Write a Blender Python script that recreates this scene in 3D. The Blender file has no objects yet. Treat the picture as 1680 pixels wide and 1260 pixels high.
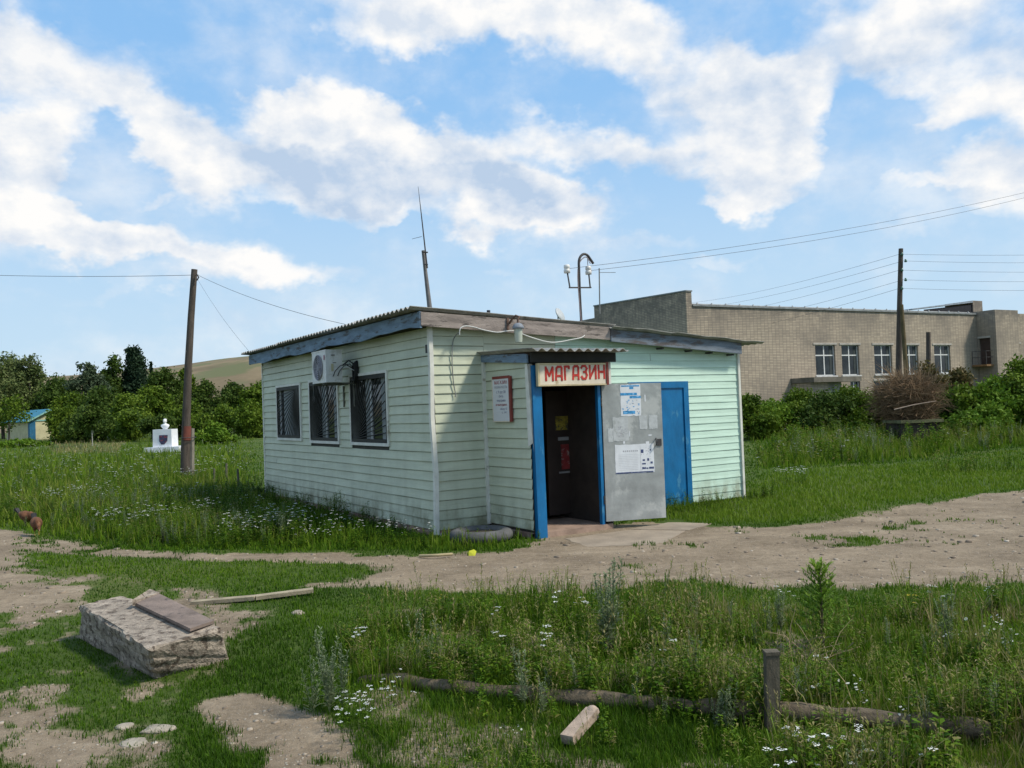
import bpy, math, random
import numpy as np
from mathutils import Matrix, Vector
random.seed(7); RNG = np.random.default_rng(11)
SC = bpy.context.scene
COL = SC.collection
# ------------------------------------------------------------------ camera
FPX, ROLL, PITCH, HC = 1400., math.radians(2.1), math.atan(38/1400.), 1.8
aF = np.array([0, math.cos(PITCH), math.sin(PITCH)]); aR0 = np.array([1., 0, 0]); aU0 = np.array([0, -math.sin(PITCH), math.cos(PITCH)])
aR = math.cos(ROLL)*aR0 - math.sin(ROLL)*aU0; aU = math.sin(ROLL)*aR0 + math.cos(ROLL)*aU0
CAM = np.array([0, 0, HC])
cd = bpy.data.cameras.new('camera'); cam = bpy.data.objects.new('camera', cd); COL.objects.link(cam)
cam.matrix_world = Matrix(((aR[0], aU[0], -aF[0], CAM[0]), (aR[1], aU[1], -aF[1], CAM[1]), (aR[2], aU[2], -aF[2], CAM[2]), (0, 0, 0, 1)))
cd.sensor_width = 36; cd.lens = FPX/1680*36; cd.clip_end = 3000; cd.clip_start = .05
SC.camera = cam
# ------------------------------------------------------------------ colour management
SC.view_settings.view_transform = 'Standard'; SC.view_settings.look = 'None'
SC.view_settings.gamma = 1; SC.view_settings.exposure = 0.0
SC.cycles.max_bounces = 6; SC.cycles.diffuse_bounces = 3; SC.cycles.transparent_max_bounces = 8
# ------------------------------------------------------------------ sun + sky
SUN_EL = math.radians(50); SUN_AZ = math.radians(103)      # azimuth from +Y towards +X
sd = bpy.data.lights.new('sun', 'SUN'); sd.energy = 4.3; sd.angle = math.radians(8.0); sd.color = (1, .93, .80)
sun = bpy.data.objects.new('sun', sd); COL.objects.link(sun)
sdir = Vector((math.sin(SUN_AZ)*math.cos(SUN_EL), math.cos(SUN_AZ)*math.cos(SUN_EL), math.sin(SUN_EL)))
sun.rotation_euler = sdir.to_track_quat('Z', 'Y').to_euler(); sun.location = sdir*50

def ray(x, y): return aF*FPX + aR*(x-840) - aU*(y-630)
def G(x, y, z=0.):
    d = ray(x, y); return CAM + d*((z-HC)/d[2])
def D(x, y, Y):
    d = ray(x, y); return CAM + d*(Y/d[1])
def proj(P):
    V = P - CAM; w = V@aF; w = np.where(w < .05, .05, w)
    return 840+FPX*(V@aR)/w, 630-FPX*(V@aU)/w

world = bpy.data.worlds.new('World'); SC.world = world; world.use_nodes = True
NT = world.node_tree; NT.nodes.clear()
class NB:
    def __init__(s, nt): s.nt = nt
    def n(s, t, **k):
        nd = s.nt.nodes.new(t)
        for a, b in k.items(): setattr(nd, a, b)
        return nd
    def put(s, inp, v):
        if v is None: return
        if isinstance(v, bpy.types.NodeSocket): s.nt.links.new(v, inp)
        else: inp.default_value = v
    def m(s, op, a, b=None, c=None, clamp=False):
        nd = s.n('ShaderNodeMath', operation=op, use_clamp=clamp)
        s.put(nd.inputs[0], a); s.put(nd.inputs[1], b); s.put(nd.inputs[2], c); return nd.outputs[0]
    def vm(s, op, a, b=None):
        nd = s.n('ShaderNodeVectorMath', operation=op)
        s.put(nd.inputs[0], a); s.put(nd.inputs[1], b)
        return nd.outputs['Value'] if op in ('LENGTH', 'DOT_PRODUCT') else nd.outputs[0]
    def mr(s, v, a, b, c=0., d=1., smooth=True):
        nd = s.n('ShaderNodeMapRange', interpolation_type='SMOOTHSTEP' if smooth else 'LINEAR')
        s.put(nd.inputs[0], v)
        for i, q in enumerate((a, b, c, d)): s.put(nd.inputs[1+i], q)
        return nd.outputs[0]
    def noise(s, vec, scale, detail=4, rough=.55, lac=2.):
        nd = s.n('ShaderNodeTexNoise'); s.put(nd.inputs['Vector'], vec)
        nd.inputs['Scale'].default_value = scale; nd.inputs['Detail'].default_value = detail
        nd.inputs['Roughness'].default_value = rough; nd.inputs['Lacunarity'].default_value = lac
        return nd.outputs[0]
    def mix(s, f, a, b):
        nd = s.n('ShaderNodeMix', data_type='RGBA'); s.put(nd.inputs[0], f); s.put(nd.inputs[6], a); s.put(nd.inputs[7], b); return nd.outputs[2]
    def ramp(s, f, stops):
        nd = s.n('ShaderNodeValToRGB'); s.put(nd.inputs[0], f); e = nd.color_ramp.elements
        while len(e) < len(stops): e.new(.5)
        for i, (p, c) in enumerate(stops): e[i].position = p; e[i].color = (*c, 1)
        return nd.outputs[0]
def rgb(*c): return (c[0], c[1], c[2], 1)

def build_sky():
    b = NB(NT)
    out = b.n('ShaderNodeOutputWorld'); bg = b.n('ShaderNodeBackground')
    tc = b.n('ShaderNodeTexCoord').outputs['Generated']
    sky = b.n('ShaderNodeTexSky', sky_type='NISHITA', sun_disc=False)
    sky.sun_elevation = SUN_EL; sky.sun_rotation = SUN_AZ; sky.air_density = 1.0; sky.dust_density = 1.2; sky.ozone_density = 1.6; sky.altitude = 100
    sp = b.n('ShaderNodeSeparateXYZ'); b.put(sp.inputs[0], tc); X, Y, Z = sp.outputs
    az = b.m('ARCTAN2', X, Y); el = b.m('ARCSINE', Z)
    cb = b.n('ShaderNodeCombineXYZ'); b.put(cb.inputs[0], az); b.put(cb.inputs[1], el); P = cb.outputs[0]
    cn = b.n('ShaderNodeCombineXYZ'); b.put(cn.inputs[0], az); b.put(cn.inputs[1], b.m('MULTIPLY', el, 1.35)); PN = cn.outputs[0]
    # gentle warp so that the cloud outlines are billowy
    w1 = b.n('ShaderNodeTexNoise'); b.put(w1.inputs['Vector'], PN); w1.inputs['Scale'].default_value = 7; w1.inputs['Detail'].default_value = 5; w1.inputs['Roughness'].default_value = .6
    wv = b.vm('SUBTRACT', w1.outputs['Color'], (.5, .5, .5)); sc = b.n('ShaderNodeVectorMath', operation='SCALE'); b.put(sc.inputs[0], wv); sc.inputs[3].default_value = .15
    PW = b.vm('ADD', P, sc.outputs[0])
    def blobs(lst, src):
        tot = None
        for (cx, cy, rx, ry, ang, wt) in lst:
            d = ray(cx, cy); d = d/np.linalg.norm(d)
            mp = b.n('ShaderNodeMapping', vector_type='TEXTURE'); b.put(mp.inputs[0], src)
            mp.inputs[1].default_value = (math.atan2(d[0], d[1]), math.asin(d[2]), 0)
            mp.inputs[2].default_value = (0, 0, math.radians(ang)); mp.inputs[3].default_value = (rx/1400., ry/1400., 1)
            L = b.vm('LENGTH', mp.outputs[0])
            v = b.mr(L, .32, 1.42, wt, 0.)
            tot = v if tot is None else b.m('ADD', tot, v)
        return tot
    C = [(640,310,200,42,-4,.8),(900,335,110,52,-8,.8),(800,375,110,34,0,.6),(300,425,220,32,-10,.5),(1240,235,115,90,0,.6),(830,30,290,60,0,.5),(150,150,260,85,-26,.72),(250,230,200,70,-20,.35),(195,262,75,42,0,-.9),(400,55,130,55,0,-.5),(960,150,95,28,0,-.4),(1410,215,60,90,0,-.7),(1110,300,60,60,0,-.5),(130,20,120,30,0,-.5),(470,230,130,60,-10,.6),(330,235,170,50,-18,.8),(0,60,90,60,0,.5),(30,245,85,45,0,1.),(440,150,70,40,0,.5),
         (560,185,130,62,-10,1.),(610,235,190,60,-8,.5),(700,225,150,55,-8,1.),(640,275,250,50,-4,.9),(880,325,115,45,-8,1.),(780,365,70,25,0,.7),
         (720,20,230,60,-6,1.),(960,60,160,90,-15,.8),(1060,40,90,60,0,.5),(980,232,170,38,-8,1.),(880,170,110,35,0,.3),
         (1160,110,90,45,0,.6),(1250,120,85,45,0,.8),(1270,190,85,75,0,.9),(1160,190,90,60,0,.45),(1250,290,80,48,-10,.9),(1190,318,60,16,0,.6),(1320,325,40,16,0,.3),
         (1450,20,210,60,0,.9),(1560,90,180,60,-10,.8),(1620,180,90,38,-5,.9),(1640,290,105,42,0,1.),(1480,328,70,18,8,.6),(1560,360,200,22,0,.45),(1535,225,35,18,0,.55),
         (60,350,170,30,-2,.8),(230,385,230,36,-10,.9),(380,440,140,20,-8,.55),(230,305,50,16,0,.5),(500,330,80,18,0,.5),(560,470,300,18,0,.25),
         (1000,400,160,22,0,.5),(1130,425,150,14,0,.35),(650,352,60,12,0,.4),(820,435,50,10,0,.3),(230,470,260,18,0,.35),
         (-250,300,300,120,0,.8),(2000,150,260,140,0,.8),(900,-350,500,160,0,.8),(1700,-300,300,160,0,.8),(100,-260,300,90,0,.7)]
    dens = blobs(C, PW)
    n1 = b.noise(PN, 8, 9, .56)
    n2 = b.noise(PN, 30, 6, .6)
    # broken cloud elsewhere in the sky, beyond the picture
    n0 = b.noise(tc, 2.2, 6, .55)
    back = b.m('MULTIPLY', b.mr(n0, .5, .62), b.mr(b.m('ABSOLUTE', az), .85, 1.2))
    dens = b.m('ADD', dens, back)
    d1 = b.m('ADD', dens, b.m('MULTIPLY', b.m('SUBTRACT', n1, .5), 1.25))
    d1 = b.m('ADD', d1, b.m('MULTIPLY', b.m('SUBTRACT', n2, .5), .35))
    alpha = b.m('MULTIPLY', b.mr(d1, .12, 1.18), b.mr(el, -.02, .06))
    veil = b.m('MULTIPLY', b.mr(b.noise(PN, 5, 6, .6), .42, .75, 0., .55), 1.)
    alpha = b.m('MAXIMUM', alpha, veil)
    S = [(700,295,300,55,-3,.7),(640,310,230,34,-4,.6),(420,225,170,28,-18,.6),(560,265,150,30,-8,.5),(1160,200,130,100,0,.6),(1500,90,150,50,0,.45),(60,110,110,60,-20,.5),
         (820,300,110,26,-8,.6),(880,350,120,14,0,.4),(30,270,90,22,0,.45),(250,400,200,18,-10,.3),(1640,320,100,14,0,.5),(960,50,120,40,0,.15)]
    shade = b.m('MINIMUM', blobs(S, PW), 1.)
    # relief: compare the noise with itself a little towards the sun
    off = b.vm('ADD', PN, (.018, .022, 0)); n1b = b.noise(off, 8, 7, .56)
    rel = b.mr(b.m('SUBTRACT', n1, n1b), -.13, .13, -.42, .42, smooth=False)
    cl = b.m('SUBTRACT', b.m('ADD', b.m('MULTIPLY', shade, .62), .22), rel, clamp=True)
    ccol = b.mix(cl, rgb(1.0, .99, .975), rgb(.50, .63, .81))
    bl = b.n('ShaderNodeVectorMath', operation='SCALE'); b.put(bl.inputs[0], sky.outputs[0]); bl.inputs[3].default_value = SKY_STR
    skyc = bl.outputs[0]
    hz = b.mr(el, .0, .42, .85, .0, smooth=True)
    skyc = b.mix(.80, skyc, rgb(.30, .60, 1.0))     # thin high haze brightens the blue
    skyc = b.mix(hz, skyc, rgb(.62, .79, .91))
    b.put(bg.inputs[0], b.mix(alpha, skyc, ccol)); bg.inputs[1].default_value = 1.0
    NT.links.new(bg.outputs[0], out.inputs[0])
SKY_STR = .12
build_sky()
world.cycles.sampling_method = 'MANUAL'; world.cycles.sample_map_resolution = 512

# ------------------------------------------------------------------ materials
MATS = {}
def mat(name, col, rough=.8, var=.25, scale=4., bump=0., bscale=40., metal=0., col2=None, mscale=1.5, mamt=.0, stretch=(1, 1, 1), spec=.3):
    if name in MATS: return MATS[name]
    m = bpy.data.materials.new(name); m.use_nodes = True; b = NB(m.node_tree); p = m.node_tree.nodes['Principled BSDF']
    tc = b.n('ShaderNodeTexCoord').outputs['Object']
    mp = b.n('ShaderNodeMapping'); b.put(mp.inputs[0], tc); mp.inputs[3].default_value = stretch; v = mp.outputs[0]
    n = b.noise(v, scale, 6, .6)
    f = b.mr(n, .3, .7, 1-var, 1+var, smooth=False)
    sc = b.n('ShaderNodeVectorMath', operation='SCALE'); sc.inputs[0].default_value = col; b.put(sc.inputs[3], f)
    c = sc.outputs[0]
    if col2: c = b.mix(b.mr(b.noise(v, mscale, 8, .65), .5-.02, .5+.14-mamt*.1, 0, 1), c, rgb(*col2)) if mamt == 0 else b.mix(b.mr(b.noise(v, mscale, 8, .68), .62-mamt, .70-mamt), c, rgb(*col2))
    b.put(p.inputs['Base Color'], c); p.inputs['Roughness'].default_value = rough; p.inputs['Metallic'].default_value = metal
    p.inputs['Specular IOR Level'].default_value = spec
    if bump:
        bn = b.n('ShaderNodeBump'); bn.inputs['Strength'].default_value = bump; bn.inputs['Distance'].default_value = .02
        b.put(bn.inputs['Height'], b.noise(v, bscale, 6, .65)); b.put(p.inputs['Normal'], bn.outputs[0])
    MATS[name] = m; return m
def veg_mat(name, stops, trans=.3, rough=.6):
    m = bpy.data.materials.new(name); m.use_nodes = True; b = NB(m.node_tree); nt = m.node_tree; nt.nodes.clear()
    o = b.n('ShaderNodeOutputMaterial'); at = b.n('ShaderNodeAttribute', attribute_name='tint')
    c = b.ramp(at.outputs['Fac'], stops)
    p = b.n('ShaderNodeBsdfPrincipled'); b.put(p.inputs['Base Color'], c); p.inputs['Roughness'].default_value = rough; p.inputs['Specular IOR Level'].default_value = .12
    t = b.n('ShaderNodeBsdfTranslucent'); b.put(t.inputs[0], c)
    mx = b.n('ShaderNodeMixShader'); mx.inputs[0].default_value = trans
    nt.links.new(p.outputs[0], mx.inputs[1]); nt.links.new(t.outputs[0], mx.inputs[2]); nt.links.new(mx.outputs[0], o.inputs[0])
    return m

# ------------------------------------------------------------------ mesh builder
class MB:
    def __init__(s): s.v = []; s.f = []; s.mi = []; s.sm = []
    def add(s, vs, fs, mi=0, sm=False):
        o = len(s.v); s.v += [tuple(map(float, q)) for q in vs]
        for f in fs: s.f.append([i+o for i in f]); s.mi.append(mi); s.sm.append(sm)
        return s
    def box(s, x0, x1, y0, y1, z0, z1, mi=0):
        return s.add([(x0,y0,z0),(x1,y0,z0),(x1,y1,z0),(x0,y1,z0),(x0,y0,z1),(x1,y0,z1),(x1,y1,z1),(x0,y1,z1)],
              [(0,3,2,1),(4,5,6,7),(0,1,5,4),(1,2,6,5),(2,3,7,6),(3,0,4,7)], mi)
    def hexa(s, low, up, mi=0):   # four lower and four upper corners
        return s.add(list(low)+list(up), [(0,3,2,1),(4,5,6,7),(0,1,5,4),(1,2,6,5),(2,3,7,6),(3,0,4,7)], mi)
    def bar(s, p, q, w, h, mi=0, up=(0, 0, 1)):
        p = Vector(p); q = Vector(q); d = (q-p).normalized(); u = Vector(up)
        if abs(d.dot(u)) > .98: u = Vector((0, 1, 0))
        a = d.cross(u).normalized()*w/2; c = a.cross(d).normalized()*h/2
        return s.hexa([p-a-c, p+a-c, q+a-c, q-a-c], [p-a+c, p+a+c, q+a+c, q-a+c], mi)
    def tube(s, pts, rad, n=8, cap=True, mi=0, sm=True):
        pts = [Vector(p) for p in pts]; k = len(pts)
        if not hasattr(rad, '__len__'): rad = [rad]*k
        vs = []; ref = None
        for i, p in enumerate(pts):
            d = (pts[min(i+1, k-1)]-pts[max(i-1, 0)])
            if d.length < 1e-9: d = Vector((0, 0, 1))
            d.normalize()
            if ref is None:
                ref = Vector((1, 0, 0)) if abs(d.x) < .8 else Vector((0, 1, 0))
            a = (ref-d*ref.dot(d)).normalized(); ref = a; c = d.cross(a)
            for j in range(n):
                t = 2*math.pi*j/n; vs.append(p+(a*math.cos(t)+c*math.sin(t))*rad[i])
        fs = [(i*n+j, i*n+(j+1) % n, (i+1)*n+(j+1) % n, (i+1)*n+j) for i in range(k-1) for j in range(n)]
        s.add(vs, fs, mi, sm)
        if cap: s.add([vs[j] for j in range(n)], [tuple(range(n-1, -1, -1))], mi); s.add([vs[(k-1)*n+j] for j in range(n)], [tuple(range(n))], mi)
        return s
    def lathe(s, prof, c=(0, 0, 0), n=16, mi=0, sx=1, sy=1):
        vs = [(c[0]+r*sx*math.cos(2*math.pi*j/n), c[1]+r*sy*math.sin(2*math.pi*j/n), c[2]+z) for r, z in prof for j in range(n)]
        fs = [(i*n+j, i*n+(j+1) % n, (i+1)*n+(j+1) % n, (i+1)*n+j) for i in range(len(prof)-1) for j in range(n)]
        return s.add(vs, fs, mi, True)
    def ell(s, c, r, n=12, m=8, mi=0, rot=None):
        vs = []
        for i in range(m+1):
            th = math.pi*i/m
            for j in range(n):
                v = Vector((r[0]*math.sin(th)*math.cos(2*math.pi*j/n), r[1]*math.sin(th)*math.sin(2*math.pi*j/n), r[2]*math.cos(th)))
                if rot: v = rot @ v
                vs.append(v+Vector(c))
        fs = [(i*n+j, (i+1)*n+j, (i+1)*n+(j+1) % n, i*n+(j+1) % n) for i in range(m) for j in range(n)]
        return s.add(vs, fs, mi, True)
    def build(s, name, mats, parent=None, **props):
        me = bpy.data.meshes.new(name); me.from_pydata(s.v, [], s.f); me.update()
        me.polygons.foreach_set('material_index', s.mi); me.polygons.foreach_set('use_smooth', s.sm)
        for m in (mats if isinstance(mats, (list, tuple)) else [mats]): me.materials.append(m)
        o = bpy.data.objects.new(name, me); COL.objects.link(o)
        if parent: o.parent = parent
        tag(o, **props); return o
def tag(o, label=None, cat=None, group=None, kind=None):
    if label: o['label'] = label
    if cat: o['category'] = cat
    if group: o['group'] = group
    if kind: o['kind'] = kind
    return o
def empty(name, loc, rz=0, **p):
    o = bpy.data.objects.new(name, None); COL.objects.link(o); o.location = Vector(loc); o.rotation_euler = (0, 0, rz); o.empty_display_size = .3
    return tag(o, **p)
def quads(name, V, F, mats, tint=None, mi=None, parent=None, **props):
    V = np.asarray(V, np.float32); F = np.asarray(F, np.int32); me = bpy.data.meshes.new(name)
    me.vertices.add(len(V)); me.vertices.foreach_set('co', V.ravel())
    me.loops.add(F.size); me.loops.foreach_set('vertex_index', F.ravel())
    me.polygons.add(len(F)); me.polygons.foreach_set('loop_start', np.arange(0, F.size, 4, dtype=np.int32))
    if mi is not None: me.polygons.foreach_set('material_index', np.asarray(mi, np.int32))
    for m in (mats if isinstance(mats, (list, tuple)) else [mats]): me.materials.append(m)
    me.update(calc_edges=True)
    if tint is not None:
        a = me.attributes.new('tint', 'FLOAT', 'POINT'); a.data.foreach_set('value', np.clip(np.asarray(tint, np.float32), 0, 1))
    o = bpy.data.objects.new(name, me); COL.objects.link(o)
    if parent: o.parent = parent
    return tag(o, **props)
def text_mesh(name, body, size, m, parent, loc, rot, width=None, extrude=.001, **props):
    cu = bpy.data.curves.new(name, 'FONT'); cu.body = body; cu.size = size; cu.extrude = extrude; cu.align_x = 'CENTER'
    t = bpy.data.objects.new(name, cu); COL.objects.link(t); bpy.context.view_layer.update()
    me = bpy.data.meshes.new_from_object(t); bpy.data.objects.remove(t)
    me.materials.clear(); me.materials.append(m)
    o = bpy.data.objects.new(name, me); COL.objects.link(o); o.parent = parent; o.location = loc; o.rotation_euler = rot
    if width:
        xs = [v.co.x for v in me.vertices]
        if xs: k = width/(max(xs)-min(xs)); o.scale = (k, 1, 1)
    return tag(o, **props)

# ------------------------------------------------------------------ numeric noise and polygons
def vnoise(x, y, s, seed=0):
    x = np.asarray(x)/s+seed*17.3; y = np.asarray(y)/s-seed*9.1
    xi = np.floor(x).astype(np.int64); yi = np.floor(y).astype(np.int64); fx = x-xi; fy = y-yi
    fx = fx*fx*(3-2*fx); fy = fy*fy*(3-2*fy)
    def h(a, b):
        v = (a*374761393+b*668265263+seed*1442695) & 0x7fffffff; v = ((v ^ (v >> 13))*1274126177) & 0x7fffffff
        return ((v ^ (v >> 16)) & 0xffff)/65535.
    return (h(xi, yi)*(1-fx)+h(xi+1, yi)*fx)*(1-fy)+(h(xi, yi+1)*(1-fx)+h(xi+1, yi+1)*fx)*fy
def fbm(x, y, s, seed=0, o=4):
    t = 0; a = 1.; n = 0
    for i in range(o): t = t+a*vnoise(x, y, s/2**i, seed+i); n += a; a *= .55
    return t/n
def W2(px): return np.array([G(*p)[:2] for p in px])
def sdist(x, y, poly):
    """signed distance to a polygon, positive inside"""
    x = np.asarray(x, float); y = np.asarray(y, float); n = len(poly); ins = np.zeros(x.shape, bool); dm = np.full(x.shape, 1e9)
    for i in range(n):
        ax, ay = poly[i]; bx, by = poly[(i+1) % n]; ex, ey = bx-ax, by-ay; L = ex*ex+ey*ey+1e-12
        t = np.clip(((x-ax)*ex+(y-ay)*ey)/L, 0, 1); dm = np.minimum(dm, np.hypot(x-ax-t*ex, y-ay-t*ey))
        c = ((ay > y) != (by > y)); xx = ax+(y-ay)*ex/(ey if abs(ey) > 1e-12 else 1e-12); ins ^= (c & (x < xx))
    return np.where(ins, dm, -dm)
ROAD = W2([(-400,858),(0,868),(60,880),(120,893),(200,905),(300,910),(450,914),(560,912),(700,912),(830,905),(890,895),(885,880),(1000,862),(1090,864),(1290,862),(1360,850),(1500,825),(1680,803),(2100,765),
           (2100,950),(1680,955),(1560,955),(1400,962),(1250,968),(1140,952),(1050,962),(960,975),(820,978),(700,966),(600,968),(520,972),(500,966),(570,952),(622,938),(600,930),(450,925),(300,923),(200,917),(130,912),(40,903),(-400,890)])
LEFTD = W2([(-500,858),(0,868),(42,903),(30,922),(90,948),(190,962),(150,985),(70,1005),(10,1040),(-60,1080),(-500,1100)])
PATCH = W2([(330,1150),(400,1136),(470,1143),(520,1172),(575,1205),(620,1262),(700,1400),(470,1420),(400,1262),(370,1215),(325,1175)])
FGR = W2([(520,985),(1700,985),(2000,1500),(560,1500),(500,1150)])
WORN = W2([(-500,930),(120,940),(330,960),(500,1000),(420,1050),(330,1150),(400,1260),(450,1500),(-900,1500)])
KO = G(718, 880); TH = math.radians(32.259); KU2 = np.array([math.cos(TH), math.sin(TH), 0]); KU1 = np.array([-math.sin(TH), math.cos(TH), 0])
def kiosk_local(x, y): return (x-KO[0])*KU2[0]+(y-KO[1])*KU2[1], (x-KO[0])*KU1[0]+(y-KO[1])*KU1[1]
def dirt(x, y):
    e = (fbm(x, y, .9, 3)-.5)*1.0+(fbm(x, y, .25, 9, 4)-.5)*.9
    m = np.clip((sdist(x, y, ROAD)+e*.55)/.30+.5, 0, 1)
    m = np.maximum(m, np.clip((sdist(x, y, LEFTD)+e*1.1)/.4+.5, 0, 1))
    m = np.maximum(m, np.clip((sdist(x, y, PATCH)+e*.25)/.16+.5, 0, 1))
    w = np.clip(sdist(x, y, WORN)/.5+.3, 0, 1)*np.clip(.18+.9*np.clip((fbm(x, y, .75, 21, 5)-.45)/.17, 0, 1), 0, 1)*np.clip((fbm(x, y, .13, 5, 3)-.12)/.42, 0, 1)
    m = np.maximum(m, w*.95)
    # thin grass tufts surviving on the road
    g = np.clip((fbm(x, y, 1.3, 33, 4)-.58)/.10, 0, 1)*np.clip((fbm(x, y, .2, 37, 3)-.35)/.2, 0, 1)
    m = m*(1-.8*g)
    m = np.maximum(m, np.clip(sdist(x, y, FGR)/.4, 0, 1)*np.clip(.12+.42*np.clip((fbm(x, y, .55, 55, 4)-.50)/.12, 0, 1), 0, 1))
    lx, ly = kiosk_local(x, y); ink = (lx > .95) & (lx < 3.0) & (ly > -2.1) & (ly < -1.0)
    m = np.where(ink, np.maximum(m, .9), m)
    return m
def gh(x, y):
    x = np.asarray(x, float); y = np.asarray(y, float); r = np.hypot(x, y)
    lx, ly = kiosk_local(x, y)
    near = np.clip((np.maximum(np.maximum(-lx, lx-6.2), np.maximum(-ly-1.3, ly-8.6))-.2)/1.5, 0, 1)
    h = (fbm(x, y, 3.5, 40, 3)-.5)*.10 + (fbm(x, y, .5, 44, 3)-.5)*.025
    road = np.clip(sdist(x, y, ROAD)/.8, 0, 1)
    return h*near - .02*road*near

def build_ground():
    ang = np.concatenate([np.radians(np.linspace(-180, -45, 60, endpoint=False)), np.radians(np.linspace(-45, 45, 430, endpoint=False)), np.radians(np.linspace(45, 180, 61))])
    rad = np.concatenate([[0.02, .8], 1.6*(1300/1.6)**(np.linspace(0, 1, 520))])
    A, Rr = np.meshgrid(ang, rad); X = Rr*np.sin(A); Y = Rr*np.cos(A)
    Z = np.where(Rr < 140, gh(X, Y), 0.)
    m = np.where(Rr < 60, dirt(X, Y), 0.)
    nr, na = X.shape; I = np.arange(nr*na).reshape(nr, na)
    F = np.stack([I[:-1, :-1], I[:-1, 1:], I[1:, 1:], I[1:, :-1]], -1).reshape(-1, 4)[:, ::-1]
    mt = bpy.data.materials.new('ground_soil'); mt.use_nodes = True; b = NB(mt.node_tree); p = mt.node_tree.nodes['Principled BSDF']
    tc = b.n('ShaderNodeTexCoord').outputs['Object']; at = b.n('ShaderNodeAttribute', attribute_name='tint').outputs['Fac']
    n1 = b.noise(tc, 1.1, 8, .65); n2 = b.noise(tc, 14, 8, .7); n3 = b.noise(tc, 70, 4, .7); n4 = b.noise(tc, .25, 4, .5)
    dc = b.ramp(b.m('ADD', b.m('MULTIPLY', n1, .6), b.m('MULTIPLY', n2, .4)), [(.34, (.115, .086, .058)), (.45, (.195, .150, .102)), (.56, (.265, .207, .144)), (.68, (.36, .29, .208))])
    mr_ = b.n('ShaderNodeMapping'); b.put(mr_.inputs[0], tc); mr_.inputs[2].default_value = (0, 0, -.28); mr_.inputs[3].default_value = (.35, 1.5, 1)
    rut = b.noise(mr_.outputs[0], 1.3, 6, .65)
    dc = b.mix(b.mr(rut, .52, .68, 0, .38), dc, rgb(.14, .105, .075)); dc = b.mix(b.mr(rut, .46, .34, 0, .3), dc, rgb(.40, .32, .235))
    dc = b.mix(b.mr(n3, .58, .70, 0, .7), dc, rgb(.40, .35, .29))
    vo = b.n('ShaderNodeTexVoronoi', feature='F1'); b.put(vo.inputs['Vector'], tc); vo.inputs['Scale'].default_value = 26
    peb = b.m('MULTIPLY', b.mr(vo.outputs['Distance'], .16, .24, 1, 0), b.mr(b.noise(tc, 3, 3), .5, .6))
    dc = b.mix(b.m('MULTIPLY', peb, .7), dc, rgb(.42, .38, .32))
    gc = b.ramp(b.m('ADD', b.m('MULTIPLY', n2, .5), b.m('MULTIPLY', n4, .5)), [(.3, (.030, .050, .010)), (.5, (.060, .095, .016)), (.68, (.12, .125, .04))])
    edge = b.m('ADD', at, b.m('MULTIPLY', b.m('SUBTRACT', n2, .5), .5))
    f = b.mr(edge, .22, .66)
    b.put(p.inputs['Base Color'], b.mix(f, gc, dc)); p.inputs['Roughness'].default_value = .95; p.inputs['Specular IOR Level'].default_value = .15
    bn = b.n('ShaderNodeBump'); bn.inputs['Strength'].default_value = .8; bn.inputs['Distance'].default_value = .03
    b.put(bn.inputs['Height'], b.m('ADD', b.m('ADD', n2, b.m('MULTIPLY', n3, .4)), b.m('MULTIPLY', peb, .5))); b.put(p.inputs['Normal'], bn.outputs[0])
    g = quads('ground', np.stack([X, Y, Z], -1).reshape(-1, 3), F, mt, tint=m.ravel(), kind='structure')
    g.data.polygons.foreach_set('use_smooth', np.ones(len(F), bool))
build_ground()

def build_hill():
    xs = np.linspace(-520, 260, 120); ys = np.linspace(190, 700, 60); X, Y = np.meshgrid(xs, ys)
    ridge = np.interp(xs, [-520, -330, -200, -150, -60, 100, 260], [10, 15, 23.5, 27, 34, 22, 0])[None, :]
    t = np.clip((Y-190)/200, 0, 1); t = t*t*(3-2*t); Z = ridge*t*np.where(Y > 420, 1-(Y-420)/700, 1)+(fbm(X, Y, 60, 2)-.5)*3*t-.6
    I = np.arange(X.size).reshape(X.shape); F = np.stack([I[:-1, :-1], I[:-1, 1:], I[1:, 1:], I[1:, :-1]], -1).reshape(-1, 4)
    m = mat('hill_dry_grass', (.165, .125, .07), .95, .3, .05, col2=(.11, .115, .05), mscale=.02, mamt=.1)
    h = quads('hill', np.stack([X, Y, Z], -1).reshape(-1, 3), F, m, kind='structure')
    h.data.polygons.foreach_set('use_smooth', np.ones(len(F), bool))
build_hill()

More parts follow.
